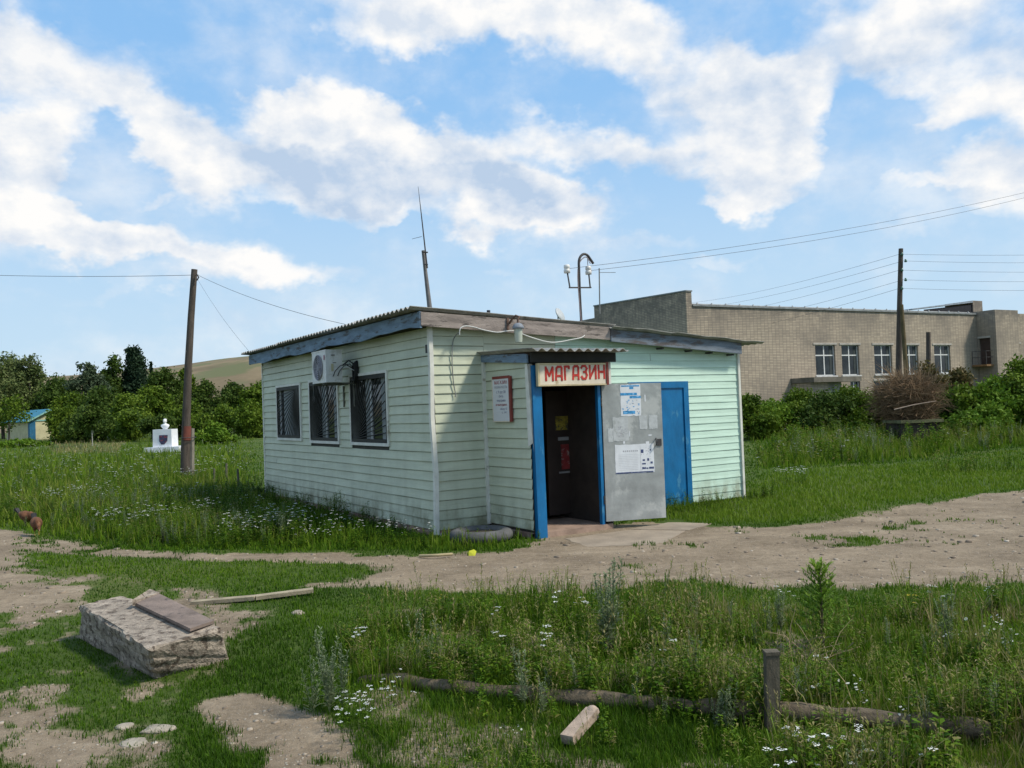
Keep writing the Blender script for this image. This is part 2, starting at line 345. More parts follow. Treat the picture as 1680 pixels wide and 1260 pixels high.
# ------------------------------------------------------------------ common materials
def siding_mat(name, col, grime):
    m = bpy.data.materials.new(name); m.use_nodes = True; b = NB(m.node_tree); p = m.node_tree.nodes['Principled BSDF']
    tc = b.n('ShaderNodeTexCoord').outputs['Object']
    mp = b.n('ShaderNodeMapping'); b.put(mp.inputs[0], tc); mp.inputs[3].default_value = (1, 1, 7.2)
    n = b.noise(mp.outputs[0], 1.2, 5, .6); n2 = b.noise(tc, 2.2, 8, .7)
    mp2 = b.n('ShaderNodeMapping'); b.put(mp2.inputs[0], tc); mp2.inputs[3].default_value = (5, 5, .5); st = b.noise(mp2.outputs[0], 1.0, 5, .6)
    f = b.m('ADD', b.mr(n, .3, .7, .88, 1.09, smooth=False), b.mr(n2, .3, .7, -.05, .05, smooth=False))
    s = b.n('ShaderNodeVectorMath', operation='SCALE'); s.inputs[0].default_value = col; b.put(s.inputs[3], f)
    sx = b.n('ShaderNodeSeparateXYZ'); b.put(sx.inputs[0], tc)
    low = b.mr(sx.outputs[2], .0, .60, 1.15, .0)          # rain splash and mud near the ground
    dirtf = b.m('MULTIPLY', b.m('ADD', low, grime), b.mr(b.m('ADD', b.m('MULTIPLY', n2, .6), b.m('MULTIPLY', st, .4)), .38, .68), clamp=True)
    b.put(p.inputs['Base Color'], b.mix(dirtf, s.outputs[0], rgb(.20, .20, .13))); p.inputs['Roughness'].default_value = .5; p.inputs['Specular IOR Level'].default_value = .3
    bn = b.n('ShaderNodeBump'); bn.inputs['Strength'].default_value = .10; bn.inputs['Distance'].default_value = .02
    b.put(bn.inputs['Height'], b.noise(mp.outputs[0], 9, 3)); b.put(p.inputs['Normal'], bn.outputs[0])
    return m
SIDE = siding_mat('siding_pale_green', (.52, .55, .42), .26)
SIDE2 = siding_mat('siding_mint', (.53, .70, .59), .06)
GAP = mat('shadow_gap_board', (.06, .06, .05))
WHITE = mat('white_plastic_trim', (.62, .61, .55), .5, .15, 5, col2=(.33, .30, .23), mscale=3, mamt=.02)
WOOD_GREY = mat('weathered_pinkish_board', (.27, .225, .20), .85, .35, 3, .5, 30, col2=(.10, .085, .075), mscale=3.5, mamt=.08, stretch=(1, 1, 6))
WOOD_BLUE = mat('faded_blue_board', (.17, .24, .32), .8, .3, 3, .5, 30, col2=(.09, .095, .10), mscale=2.5, mamt=.08, stretch=(1, 1, 5))
BLUEPAINT = mat('bright_blue_paint', (.006, .125, .300), .35, .2, 5, .15, 20, col2=(.05, .20, .35), mscale=4.0, mamt=.06, stretch=(1, 1, .5), spec=.4)
SLATE = mat('asbestos_slate', (.30, .29, .27), .9, .3, 6, .4, 60, col2=(.12, .125, .10), mscale=2.2, mamt=.06)
CONC = mat('concrete', (.36, .33, .28), .9, .25, 6, .6, 60, col2=(.20, .18, .15), mscale=3, mamt=.05)
DARK = mat('dark_interior', (.03, .025, .02), .9)
BLACKM = mat('black_iron', (.018, .018, .018), .5, .2)
RED = mat('red_letter_paint', (.42, .035, .025), .6, .4, 14)
CREAM = mat('cream_sign_board', (.62, .55, .44), .6, .12, 7, col2=(.42, .34, .22), mscale=5, mamt=.02)
MAROON = mat('maroon_frame_paint', (.20, .045, .035), .7, .3)
PAPER = mat('white_paper', (.68, .70, .72), .7, .08, 9)
STEEL = mat('galvanised_door_sheet', (.33, .345, .335), .5, .22, 3.5, .15, 15, metal=.15, col2=(.46, .47, .45), mscale=1.6, mamt=.10)
IRON = mat('dark_iron_pipe', (.055, .05, .05), .6, .3, 10)
CABLEW = mat('pale_cable', (.52, .52, .50), .6, .1)
CABLEB = mat('black_cable', (.02, .02, .02), .6, .1)
def glass_mat():
    m = bpy.data.materials.new('window_glass'); m.use_nodes = True; b = NB(m.node_tree); p = m.node_tree.nodes['Principled BSDF']
    tc = b.n('ShaderNodeTexCoord').outputs['Object']
    b.put(p.inputs['Base Color'], b.ramp(b.noise(tc, 1.6, 4, .6), [(.35, (.010, .012, .014)), (.7, (.035, .042, .042))]))
    p.inputs['Roughness'].default_value = .06; p.inputs['Specular IOR Level'].default_value = .35
    return m
GLASS = glass_mat()
POLEW = mat('old_pole_wood', (.085, .068, .056), .9, .35, 3, .6, 30, col2=(.05, .04, .035), mscale=4, mamt=.05, stretch=(6, 6, .6))

# ------------------------------------------------------------------ the shop
KW, KL = 6.18, 8.4
shop = empty('shop_building', KO, TH, label='small green clapboard village shop with corrugated roof and blue porch doorway', cat='shop')
def siding(mb, axis, a0, a1, z0, top, step, out, sgn, holes=(), pos=0., seed=0, mi=0, gap=.0065, lip=.019):
    """overlapping boards; axis 'x': wall runs along x at y=pos, outward sgn in y; axis 'y': along y at x=pos"""
    rr = random.Random(seed); z = z0
    while z < top(a0) or z < top(a1):
        zt = z+step
        n = 80; xs = [a0+(a1-a0)*i/n for i in range(n+1)]
        ok = [top(x) >= zt-.01 for x in xs]
        segs = []; st = None
        for i in range(n+1):
            if ok[i] and st is None: st = xs[i]
            if (not ok[i] or i == n) and st is not None: segs.append((st, xs[i] if ok[i] else xs[i-1])); st = None
        for (h0, h1, hz0, hz1) in holes:
            if hz0-.02 < z+step/2 < hz1+.02:
                ns = []
                for s0, s1 in segs:
                    if h1 <= s0 or h0 >= s1: ns.append((s0, s1)); continue
                    if s0 < h0: ns.append((s0, h0))
                    if s1 > h1: ns.append((h1, s1))
                segs = ns
        cut = []
        for s0, s1 in segs:          # occasional butt joints
            if s1-s0 > 2.5 and rr.random() < .35:
                j = rr.uniform(s0+.8, s1-.8); cut += [(s0, j-.003), (j+.003, s1)]
            else: cut.append((s0, s1))
        for s0, s1 in cut:
            if s1-s0 < .02: continue
            k = max(2, int((s1-s0)/.35)+1); vs = []; ph = rr.uniform(0, 6); ph2 = rr.uniform(0, 6)
            for i in range(k):
                x = s0+(s1-s0)*i/(k-1); w = .0022*math.sin(x*1.3+ph)+.001*math.sin(x*4.1+ph2)+rr.uniform(-.0006, .0006); o = rr.uniform(-.002, .002)
                for (oo, zz) in ((.002, z+w+gap+.002), (lip+o, z+w+gap), (lip+.003+o, z+w+gap+.010), (lip*.75+o, z+w+step*.5), (.006, zt+w+.002)):
                    c = pos+sgn*oo; vs.append((x, c, zz) if axis == 'x' else (c, x, zz))
            fs = []
            for i in range(k-1):
                for j in range(4):
                    f = (i*5+j, (i+1)*5+j, (i+1)*5+j+1, i*5+j+1)
                    if (axis == 'x') != (sgn < 0): f = f[::-1]
                    fs.append(f)
            mb.add(vs, fs, mi)
        z = zt
rooft = lambda x: 3.19-.058*x      # underside of the roof along x
fr_top = lambda x: min(rooft(x), 9)-.02
WIN = [(5.80, 7.32, 1.33, 2.40), (3.72, 5.20, 1.30, 2.42), (1.55, 3.07, 1.30, 2.42)]
# core walls behind the boards
mb = MB()
def wall_core_y(mb, x0, x1, y0, y1, z0, z1, holes):
    ys = sorted({y0, y1, *[h[0] for h in holes], *[h[1] for h in holes]})
    for a, c in zip(ys[:-1], ys[1:]):
        hs = [h for h in holes if h[0] <= a+1e-6 and h[1] >= c-1e-6]
        if hs: mb.box(x0, x1, a, c, z0, hs[0][2]); mb.box(x0, x1, a, c, hs[0][3], z1)
        else: mb.box(x0, x1, a, c, z0, z1)
wall_core_y(mb, .0, .12, 0., KL, .06, 3.15, WIN)
mb.box(.12, 1.0, 0, .12, .06, 3.12); mb.box(1.0, 2.1, 0, .12, 2.15, 3.05); mb.box(2.1, KW, 0, .12, .06, 2.80)
mb.hexa([(2.1, .0, 2.80), (KW, .0, 2.80), (KW, .12, 2.80), (2.1, .12, 2.80)], [(2.1, 0, 3.06), (KW, 0, 2.83), (KW, .12, 2.83), (2.1, .12, 3.06)])
mb.hexa([(KW-.12, .12, .06), (KW, .12, .06), (KW, KL, .06), (KW-.12, KL, .06)], [(KW-.12, .12, 2.8), (KW, .12, 2.8), (KW, KL, 2.8), (KW-.12, KL, 2.8)])
mb.box(.12, KW-.12, KL-.12, KL, .06, 2.8)
mb.build('wall', GAP, shop)
mb = MB(); siding(mb, 'y', .02, KL, .075, lambda y: 3.06, .139, 0, -1, [(w[0]-.02, w[1]+.02, w[2]-.03, w[3]+.03) for w in WIN], 0., 1)
mb.build('siding', SIDE, shop, label='window side siding in pale green boards')
mb = MB(); siding(mb, 'x', .02, .86, .075, fr_top, .139, 0, -1, (), 0., 2)
mb2 = MB(); siding(mb2, 'x', .86, 2.16, 2.61, fr_top, .139, 0, -1, (), 0., 3); mb.add(mb2.v, mb2.f)
mb.build('siding', SIDE, shop, label='front siding in sunlit yellowish green boards')
mb = MB(); siding(mb, 'x', 2.165, KW, .02, lambda x: min(fr_top(x), 2.98), .1235, 0, -1, [(3.60, 4.94, -.5, 2.14)], 0., 4, gap=.0035, lip=.0125)
mb.build('siding', SIDE2, shop, label='newer mint green siding right of the porch')
mb = MB(); siding(mb, 'y', .0, KL, .075, lambda y: 2.7, .1235, 0, 1, (), KW, 5)
mb.build('siding', SIDE2, shop)
# corner posts
mb = MB()
pts = [(-.03, -.03, .03), (-.012, -.034, .9), (-.045, -.03, 1.7), (-.028, -.032, 2.4), (-.034, -.03, 3.08)]
for p, q in zip(pts[:-1], pts[1:]): mb.bar(p, q, .062, .062, up=(0, 1, 0))
mb.build('corner_trim', WHITE, shop)
MB().box(KW+.0, KW+.05, -.045, .03, .0, 2.72).build('corner_trim', WHITE, shop)
MB().box(-.03, .01, KL-.02, KL+.04, .05, 3.05).build('corner_trim', WHITE, shop)
# foundation, crumbly brick plinth
mb = MB(); rr = random.Random(3)
def rough_strip(mb, p, q, outv, z0=-.15, z1=.085, n=40):
    p = Vector(p); q = Vector(q); o = Vector(outv); vs = []
    for i in range(n+1):
        c = p.lerp(q, i/n)
        for k, zz in enumerate((z0, z0*.2+z1*.3, z1-.01)): vs.append(c+o*(.02+rr.uniform(0, .05)+(2-k)*.02)+Vector((0, 0, zz+rr.uniform(-.012, .008))))
        vs.append(c+Vector((0, 0, z1-.01)))
    mb.add(vs, [(i*4+j, (i+1)*4+j, (i+1)*4+j+1, i*4+j+1) for i in range(n) for j in range(3)])
rough_strip(mb, (0, KL, 0), (0, 0, 0), (-1, 0, 0)); rough_strip(mb, (0, 0, 0), (.9, 0, 0), (0, -1, 0), n=10)
rough_strip(mb, (.87, 0, 0), (.87, -1.2, 0), (-1, 0, 0), n=10)
mb.box(.05, KW-.02, .03, KL-.03, -.2, .055)
mb.build('plinth', mat('crumbling_brick_plinth', (.20, .13, .10), .95, .4, 8, .8, 30, col2=(.25, .22, .18), mscale=5, mamt=.1), shop)
# roof sheets (corrugated, waves along y)
def corrugated(mb, x0, x1, y0, y1, zf, run='x', pitch=.15, amp=.02, th=.009, jag=0., seed=0, nrun=6):
    """zf(u) height along the running direction; waves across the other direction"""
    rr = random.Random(seed); a0, a1 = (y0, y1) if run == 'x' else (x0, x1); u0, u1 = (x0, x1) if run == 'x' else (y0, y1)
    n = int((a1-a0)/pitch*8); sheet = {}
    for lay in (0, 1):
        vs = []
        for i in range(n+1):
            a = a0+(a1-a0)*i/n; sh = int((a-a0)/1.05); rr2 = random.Random(seed*31+sh); js = rr2.uniform(-jag, jag)
            for k in range(nrun+1):
                u = u0+(u1-u0)*k/nrun + (js if k == 0 else 0)
                z = zf(u)+amp*math.cos(2*math.pi*(a-a0)/pitch)+rr2.uniform(-.004, .004)-lay*th
                vs.append((u, a, z) if run == 'x' else (a, u, z))
        sheet[lay] = vs
    m = nrun+1; o = (n+1)*m
    fs = [(i*m+k, (i+1)*m+k, (i+1)*m+k+1, i*m+k+1) for i in range(n) for k in range(nrun)]
    fb = [tuple(j+o for j in f[::-1]) for f in fs]
    rim = [(i*m, o+i*m, o+(i+1)*m, (i+1)*m) for i in range(n)]+[(i*m+nrun, (i+1)*m+nrun, o+(i+1)*m+nrun, o+i*m+nrun) for i in range(n)]
    rim += [(k, k+1, o+k+1, o+k) for k in range(nrun)]+[(n*m+k, o+n*m+k, o+n*m+k+1, n*m+k+1) for k in range(nrun)]
    mb.add(sheet[0]+sheet[1], fs+fb+rim, 0, False)
mb = MB(); corrugated(mb, -.38, 3.25, -.20, 8.75, lambda u: 3.225-.052*u, jag=.03, seed=1)
mb.build('roof_sheet', SLATE, shop)
mb = MB(); corrugated(mb, 3.12, 6.62, -.30, 8.75, lambda u: 3.235-.066*u+(.012*math.sin(u*7)), jag=.0, seed=2, nrun=14, amp=.016)
mb.build('roof_sheet', SLATE, shop)
# fascia boards
mb = MB(); mb.hexa([(-.24, -.19, 2.985), (3.13, -.19, 2.825), (3.13, -.155, 2.825), (-.24, -.155, 2.985)], [(-.24, -.19, 3.185), (3.13, -.19, 3.03), (3.13, -.155, 3.03), (-.24, -.155, 3.185)])
mb.build('fascia', WOOD_GREY, shop, label='weathered pinkish grey fascia board over the entrance')
mb = MB(); mb.hexa([(3.14, -.205, 2.80), (6.12, -.205, 2.605), (6.12, -.165, 2.605), (3.14, -.165, 2.80)], [(3.14, -.205, 2.995), (6.12, -.205, 2.80), (6.12, -.165, 2.80), (3.14, -.165, 2.995)])
mb.build('fascia', mat('blue_grey_board', (.16, .19, .23), .85, .3, 3, .5, 30, col2=(.11, .10, .10), mscale=1.6, mamt=.1, stretch=(1, 1, 5)), shop, label='blue grey fascia board above the mint siding')
mb = MB(); n = 24
for i in range(n):
    a = -.18+i*(8.62+.18)/n; c = -.18+(i+1)*(8.62+.18)/n; w = lambda q: 2.975+.018*math.sin(q*2.3)+.012*math.sin(q*5.7)
    mb.hexa([(-.255, a, w(a)), (-.225, a, w(a)), (-.225, c, w(c)), (-.255, c, w(c))], [(-.255, a, 3.19), (-.225, a, 3.19), (-.225, c, 3.19), (-.255, c, 3.19)])
mb.build('fascia', WOOD_BLUE, shop, label='peeling blue fascia board above the windows')
MB().box(-.22, .0, -.15, 8.6, 3.10, 3.13).build('soffit', mat('soffit_board', (.12, .10, .08)), shop)
for (x, z) in ((4.28, 2.725), (4.93, 2.685), (5.42, 2.655), (5.95, 2.62)): MB().box(x-.02, x+.02, -.16, .0, z-.04, z-.01).build('rafter_end', IRON, shop)
# windows with sunray grilles
FRAME_D = mat('dark_grille_frame', (.025, .025, .022), .6)
CURT = mat('grey_white_curtain', (.24, .26, .26), .8, .15, 3, stretch=(1, 8, .3))
for wi, (y0, y1, z0, z1) in enumerate(WIN):
    w = MB()
    for (a, c, d, e) in ((y0-.05, y1+.05, z1, z1+.045), (y0-.05, y1+.05, z0-.05, z0), (y0-.05, y0, z0, z1), (y1, y1+.05, z0, z1)): w.box(-.045, .0, a, c, d, e)
    w = w.build('window', WHITE, shop)
    f = MB(); 
    for (a, c, d, e) in ((y0, y1, z1-.05, z1-.004), (y0, y1, z0+.004, z0+.05), (y0+.004, y0+.05, z0+.05, z1-.05), (y1-.05, y1-.004, z0+.05, z1-.05)): f.box(.02, .07, a, c, d, e)
    m_ = y0+(y1-y0)*.52; f.box(.02, .07, m_-.04, m_+.04, z0+.05, z1-.05)
    f.build('frame', mat('white_window_paint', (.60, .61, .60), .5, .1), w)
    MB().box(.045, .055, y0+.05, y1-.05, z0+.05, z1-.05).build('pane', GLASS, w)
    for (q0, q1) in (((.03, .17), (.52, .64)) if wi else ((.1, .8),)):
        cu = MB(); cu.box(.0125, .0165, y0+.06+(y1-y0-.12)*q0, y0+.06+(y1-y0-.12)*q1, z0+.06, z1-.06); cu.build('curtain', CURT, w)
    g = MB()
    gx = -.03
    for (a, c, d, e) in ((y0+.01, y1-.01, z1-.07, z1-.01), (y0+.01, y1-.01, z0+.01, z0+.06), (y0+.01, y0+.035, z0+.05, z1-.05), (y1-.035, y1-.01, z0+.05, z1-.05)): g.box(gx-.012, gx+.012, a, c, d, e)
    # fan centre: lower far corner, for the farthest window upper near corner
    ce = (y1-.03, z0+.05) if wi else (y0+.03, z1-.06); sg = -1 if wi else 1; sv = 1 if wi else -1
    Lh = y1-y0-.07; Lv = z1-z0-.11
    for k in range(1, 19):
        t = k/19*math.pi/2; dy, dz = math.cos(t), math.sin(t); s_ = min(Lh/max(dy, 1e-6), Lv/max(dz, 1e-6))
        g.tube([(gx, ce[0], ce[1]), (gx, ce[0]+sg*dy*s_, ce[1]+sv*dz*s_)], .0098, 5, cap=False)
    g.build('grille', FRAME_D, w)
# blue door of the annex
d = MB()
d.box(3.60, 4.94, -.035, .02, 2.03, 2.14); d.box(4.83, 4.94, -.035, .02, -.02, 2.03); d.box(3.60, 3.70, -.035, .02, -.02, 2.03)
d = d.build('blue_door_frame', BLUEPAINT, shop)
dd = MB(); dd.box(3.70, 4.83, -.012, .015, -.02, 2.03); dd.box(3.85, 4.70, -.020, -.012, .15, 1.9); dd.build('door', BLUEPAINT, d)
# cable entries and little fittings
MB().box(-.06, -.02, .0, .07, 2.62, 2.74).build('junction_box', BLACKM, shop)
# ---- porch
PX0, PX1, PY = .87, 2.22, -1.2
p = MB(); siding(p, 'y', PY, -.02, .105, lambda y: 2.46, .139, 0, -1, (), PX0, 8); p.build('porch_siding', SIDE, shop)
p = MB(); siding(p, 'y', PY, .0, .06, lambda y: 2.46, .1235, 0, 1, (), PX1, 9); p.build('porch_siding', SIDE2, shop)
p = MB(); p.box(PX0, PX0+.08, PY+.02, -.0, .0, 2.5); p.box(PX1-.08, PX1, PY+.02, .0, .0, 2.5); p.box(PX0+.08, PX1-.08, PY+.02, PY+.08, 2.06, 2.48); p.box(.12, KW-.2, 2.3, 2.36, .06, 2.7)
p.build('porch_wall', mat('dark_board_wall', (.05, .04, .033), .9), shop)
p = MB(); p.bar((PX0-.028, -.03, .10), (PX0-.035, -.03, 2.5), .05, .05, up=(0, 1, 0)); p.build('corner_trim', WHITE, shop)
p = MB(); p.add([(PX0-.045, PY-.03, 2.38), (PX0+.035, PY-.035, 2.38), (PX0+.05, PY-.03, 1.15), (PX0+.025, PY-.03, 1.06), (PX0+.0, PY-.03, 1.3), (PX0-.045, PY+.035, 2.38), (PX0-.035, PY+.035, 1.25)],
      [(0, 4, 3, 2, 1), (0, 5, 6, 4), (1, 2, 4, 0)]); p.build('corner_trim', WHITE, shop, label='broken white corner trim beside the doorway')
MB().box(PX1-.02, PX1+.05, PY-.035, PY+.02, 1.95, 2.40).build('corner_trim', WHITE, shop)
fr = MB(); fr.bar((PX0+.10, PY-.01, .0), (PX0+.085, PY-.01, 2.36), .16, .07, up=(0, 1, 0)); fr.bar((PX0+.045, PY-.052, .0), (PX0+.03, PY-.052, 2.2), .045, .012, up=(0, 1, 0))
fr.box(2.015, 2.065, PY-.03, PY+.03, -.02, 2.30)
fr = fr.build('door_frame', BLUEPAINT, shop)
MB().box(PX0+.02, PX1-.02, PY-.04, -.02, -.1, .075).build('threshold', mat('worn_threshold_boards', (.30, .21, .16), .8, .3, 5, .3), shop)
MB().box(.13, KW-.13, .0, 2.3, .056, .07).build('floor', mat('dark_floor_boards', (.05, .035, .03), .8), shop)
# interior things glimpsed behind the doorway
def kin(px, py, yy):
    d = ray(px, py); t = (yy-float((CAM-KO)@KU1))/float(d@KU1); w = CAM+d*t-KO; return float(w@KU2), float(w[2])
def inside(name, px0, px1, py0, py1, yy, m, th=.01):
    xa, za = kin(px0, py1, yy); xb, zb_ = kin(px1, py0, yy); MB().box(xa, xb, yy, yy+th, za, zb_).build(name, m, shop)
inside('inner_door', 902, 968, 640, 846, -.30, mat('dark_brown_inner_door', (.035, .024, .02), .6), .04)
inside('poster', 912, 938, 682, 706, -.31, mat('yellow_poster', (.26, .21, .03), .6, .6, 8, col2=(.05, .05, .04), mscale=9, mamt=.12))
inside('poster', 934, 946, 664, 680, -.31, MATS['yellow_poster'])
inside('poster', 922, 940, 728, 770, -.31, mat('red_poster', (.22, .03, .03), .6, .4, 8, col2=(.3, .27, .24), mscale=9, mamt=.10))
DIMP = mat('dim_paper', (.25, .25, .25)); inside('notice_sheet', 916, 938, 716, 723, -.31, DIMP); inside('notice_sheet', 918, 941, 772, 777, -.31, DIMP); inside('notice_sheet', 937, 950, 648, 656, -.31, DIMP)
inside('inner_jamb', 962, 970, 650, 832, -.34, mat('tan_jamb', (.40, .27, .17), .6), .03)
# porch roof
p = MB(); corrugated(p, .74, 2.40, -1.50, .02, lambda u: 2.565+.035*(u+1.4), run='y', pitch=.155, amp=.021, seed=5); p.build('porch_roof', SLATE, shop)
p = MB(); p.hexa([(PX0-.06, -1.24, 2.395), (PX0-.03, -1.24, 2.395), (PX0-.03, .0, 2.48), (PX0-.06, .0, 2.48)], [(PX0-.06, -1.24, 2.52), (PX0-.03, -1.24, 2.52), (PX0-.03, .0, 2.585), (PX0-.06, .0, 2.585)])
p.build('fascia', WOOD_BLUE, shop, label='faded blue board under the left edge of the porch roof')
p = MB(); p.box(PX0-.02, PX1+.10, -1.30, -1.26, 2.40, 2.535); p.build('fascia', mat('painted_shade_board', (.03, .03, .028), .9), shop)  # near-black colour paints in the deep shade between porch roof and sign
# ---- open steel door leaf
HG = Vector((2.07, PY-.05, 0)); ANG = math.radians(-17)
leaf_w = .93
ax = Vector((math.cos(ANG), math.sin(ANG), 0)); nrm = Vector((math.sin(ANG), -math.cos(ANG), 0))
leaf = MB(); leaf.box(0, leaf_w, 0, .035, .0, 1.97); leaf = leaf.build('steel_door', STEEL, shop)
leaf.location = (HG.x, HG.y, .115); leaf.rotation_euler = (math.radians(-.5), math.radians(.35), ANG)
q = MB(); q.box(.0, leaf_w, .036, .05, .0, 1.97); q.build('inner_sheet', BLUEPAINT, leaf)
def paper(x0, x1, z0, z1, m, name='poster', marks=(), **kw):
    """sheets pasted on the outer face (y slightly below zero)"""
    y = -.0025; k = 8; vs = []; rr = random.Random(int(x0*1000))
    o = MB(); ring = []
    for i in range(k): ring.append((x0+(x1-x0)*i/k, z0+rr.uniform(-.008, .008)))
    for i in range(k): ring.append((x1+rr.uniform(-.005, .005), z0+(z1-z0)*i/k))
    for i in range(k): ring.append((x1-(x1-x0)*i/k, z1+rr.uniform(-.008, .008)))
    for i in range(k): ring.append((x0+rr.uniform(-.005, .005), z1-(z1-z0)*i/k))
    n = len(ring); o.add([(a, y, c) for a, c in ring]+[(a, -.0005, c) for a, c in ring], [tuple(range(n))]+[(i, i+n, (i+1) % n+n, (i+1) % n) for i in range(n)])
    for (a0, a1, c0, c1, mi) in marks:
        o.add([(x0+(x1-x0)*a0, y-.001, z0+(z1-z0)*c0), (x0+(x1-x0)*a1, y-.001, z0+(z1-z0)*c0), (x0+(x1-x0)*a1, y-.001, z0+(z1-z0)*c1), (x0+(x1-x0)*a0, y-.001, z0+(z1-z0)*c1)], [(0, 1, 2, 3)], mi)
    return o.build(name, m, leaf, **kw)
BLUEINK = mat('blue_print', (.06, .30, .58), .6, .5, 30, col2=(.5, .6, .7), mscale=30, mamt=.05); GREYINK = mat('grey_print', (.38, .38, .40), .7, .3, 40); DKINK = mat('dark_blue_print', (.05, .07, .16), .6, .6, 60, col2=(.4, .42, .48), mscale=40, mamt=.05)
OLDPAPER = mat('weathered_paper', (.47, .49, .49), .7, .15, 12, col2=(.36, .38, .37), mscale=9, mamt=.08)
rr = random.Random(5)
mk = [(.0, .82, .66, .74, 1), (.45, 1., .56, .64, 1), (.05, .95, .94, .985, 1), (.45, .65, .86, .93, 1), (.1, .7, .06, .16, 1)]
mk += [(rr.uniform(0, .85), 0, 0, 0, 1) for _ in range(0)]
for _ in range(34):
    a = rr.uniform(.03, .9); c = rr.uniform(.03, .5); mk.append((a, a+rr.uniform(.02, .09), c, c+rr.uniform(.01, .035), rr.choice((1, 1, 2))))
paper(.285, .60, 1.50, 1.95, [PAPER, BLUEINK, GREYINK], marks=mk, label='blue and white printed poster')
mk = [(rr.uniform(.05, .7), 0, 0, 0, 1)][:0]
for _ in range(30):
    a = rr.uniform(.25, .85); c = rr.uniform(.15, .62); mk.append((a, a+rr.uniform(.03, .12), c, c+rr.uniform(.01, .04), 1))
paper(.15, .39, 1.14, 1.485, [OLDPAPER, GREYINK], marks=mk, label='faded grey notice')
paper(.07, .148, 1.13, 1.33, [OLDPAPER], label='torn remnant of a faded notice')
paper(.565, .685, 1.30, 1.50, [OLDPAPER], label='small pale blank sheet'); paper(.715, .85, 1.30, 1.50, [OLDPAPER], label='small pale blank sheet nearest the door edge')
mk = []
for _ in range(8): mk.append((.2+.05*_, .23+.05*_, .74, .79, 1))
for r in range(10):
    for c in range(2): mk.append((.08, .58, .12+.058*r, .124+.058*r, 1))
for (a, c, w_, h_) in ((.66, .68, .07, .12), (.70, .40, .06, .06), (.82, .40, .05, .09), (.68, .28, .10, .05), (.90, .30, .06, .07), (.68, .12, .10, .07), (.79, .12, .05, .05), (.86, .12, .13, .07), (.9, .75, .03, .05)): mk.append((a, a+w_, c, c+h_, 2))
for _ in range(20):
    a = rr.uniform(.63, .95); c = rr.uniform(.1, .85); mk.append((a, a+.02, c, c+.015, 1))
mk.append((.0, .97, .0, .045, 2)); mk.append((.645, .65, .05, .95, 1))
paper(.17, .775, .67, 1.09, [PAPER, GREYINK, DKINK], marks=mk, label='wide white printed sheet with dark blue drawings')
q = MB()
for (x, z, w_, h_) in ((.66, 1.70, .018, .10), (.24, .99, .02, .05), (.30, 1.10, .03, .05), (.655, 1.03, .05, .09), (.70, 1.20, .05, .018), (.40, 1.20, .012, .08)): MB().box(x, x+w_, -.002, -.0004, z, z+h_).build('paper_scrap', PAPER, leaf)
hd = MB(); hd.tube([(.82, -.004, 1.16), (.80, -.045, 1.16), (.80, -.045, 1.06), (.82, -.004, 1.06)], .010, 6); hd.box(.84, .90, -.012, -.001, 1.05, 1.15); hd.build('handle', IRON, leaf)
for z in (.25, 1.65): MB().tube([(-.012, .01, z), (-.012, .01, z+.12)], .014, 8).build('hinge', IRON, leaf)
def K(x, y, z): return KO+KU2*x+KU1*y+np.array([0, 0, z])

# ------------------------------------------------------------------ shop sign
sg = empty('shop_sign', K(.93, PY-.10, 2.07), TH, label='cream shop sign with red hand painted letters above the open doorway', cat='sign')
SW, SH = 1.20, .315
MB().box(.02, SW-.02, -.02, .02, .02, SH-.02).build('board', CREAM, sg)
q = MB(); q.box(0, SW, -.03, .025, SH-.025, SH); q.box(0, SW, -.03, .025, 0, .018); q.box(0, .03, -.03, .025, .018, SH-.025); q.build('frame', mat('cream_frame', (.50, .42, .26), .6, .2), sg)
MB().box(SW-.02, SW+.02, -.035, .03, -.0, SH+.01).build('frame', MAROON, sg, label='maroon right edge strip')
STROKES = {'М': [(0,0,0,1),(0,1,.5,.35),(.5,.35,1,1),(1,1,1,0)], 'А': [(0,0,.12,.9),(.12,.9,.35,1),(.35,1,.85,1),(.85,1,1,.9),(1,.9,1,0),(.05,.32,1,.32)],
           'Г': [(0,0,0,1),(0,1,.8,1),(.8,1,.82,.85)], 'З': [(0,.85,.2,1),(.2,1,.75,1),(.75,1,1,.8),(1,.8,.8,.57),(.8,.57,.4,.53),(.8,.53,1,.3),(1,.3,.75,.02),(.75,.02,.2,.02),(.2,.02,.0,.2)],
           'И': [(0,1,0,0),(0,.05,.95,.95),(1,1,1,0)], 'Н': [(0,0,0,1),(1,0,1,1),(0,.5,1,.5)]}
lx = .135
for i, (ch, wd) in enumerate(zip('МАГАЗИН', (.115, .10, .085, .095, .095, .105, .10))):
    L = MB(); zb = .075+.0035*i; hh = .185; rr = random.Random(i)
    for j, (a, c, e, f) in enumerate(STROKES[ch]):
        y = -.0225-.0004*j
        P0 = Vector((lx+a*wd+rr.uniform(-.002, .002), y, zb+c*hh+rr.uniform(-.003, .003))); P1 = Vector((lx+e*wd, y, zb+f*hh)); dv = (P1-P0).normalized()
        L.bar(P0-dv*.009, P1+dv*.009, .032, .003, up=(0, 1, 0))
    L.build('letter', RED, sg); lx += wd+.053
# ------------------------------------------------------------------ opening hours board
nb = empty('hours_board', K(PX0-.045, -.53, 1.61), TH-math.pi/2, label='narrow white opening hours board with maroon edge on the porch side wall', cat='notice board')
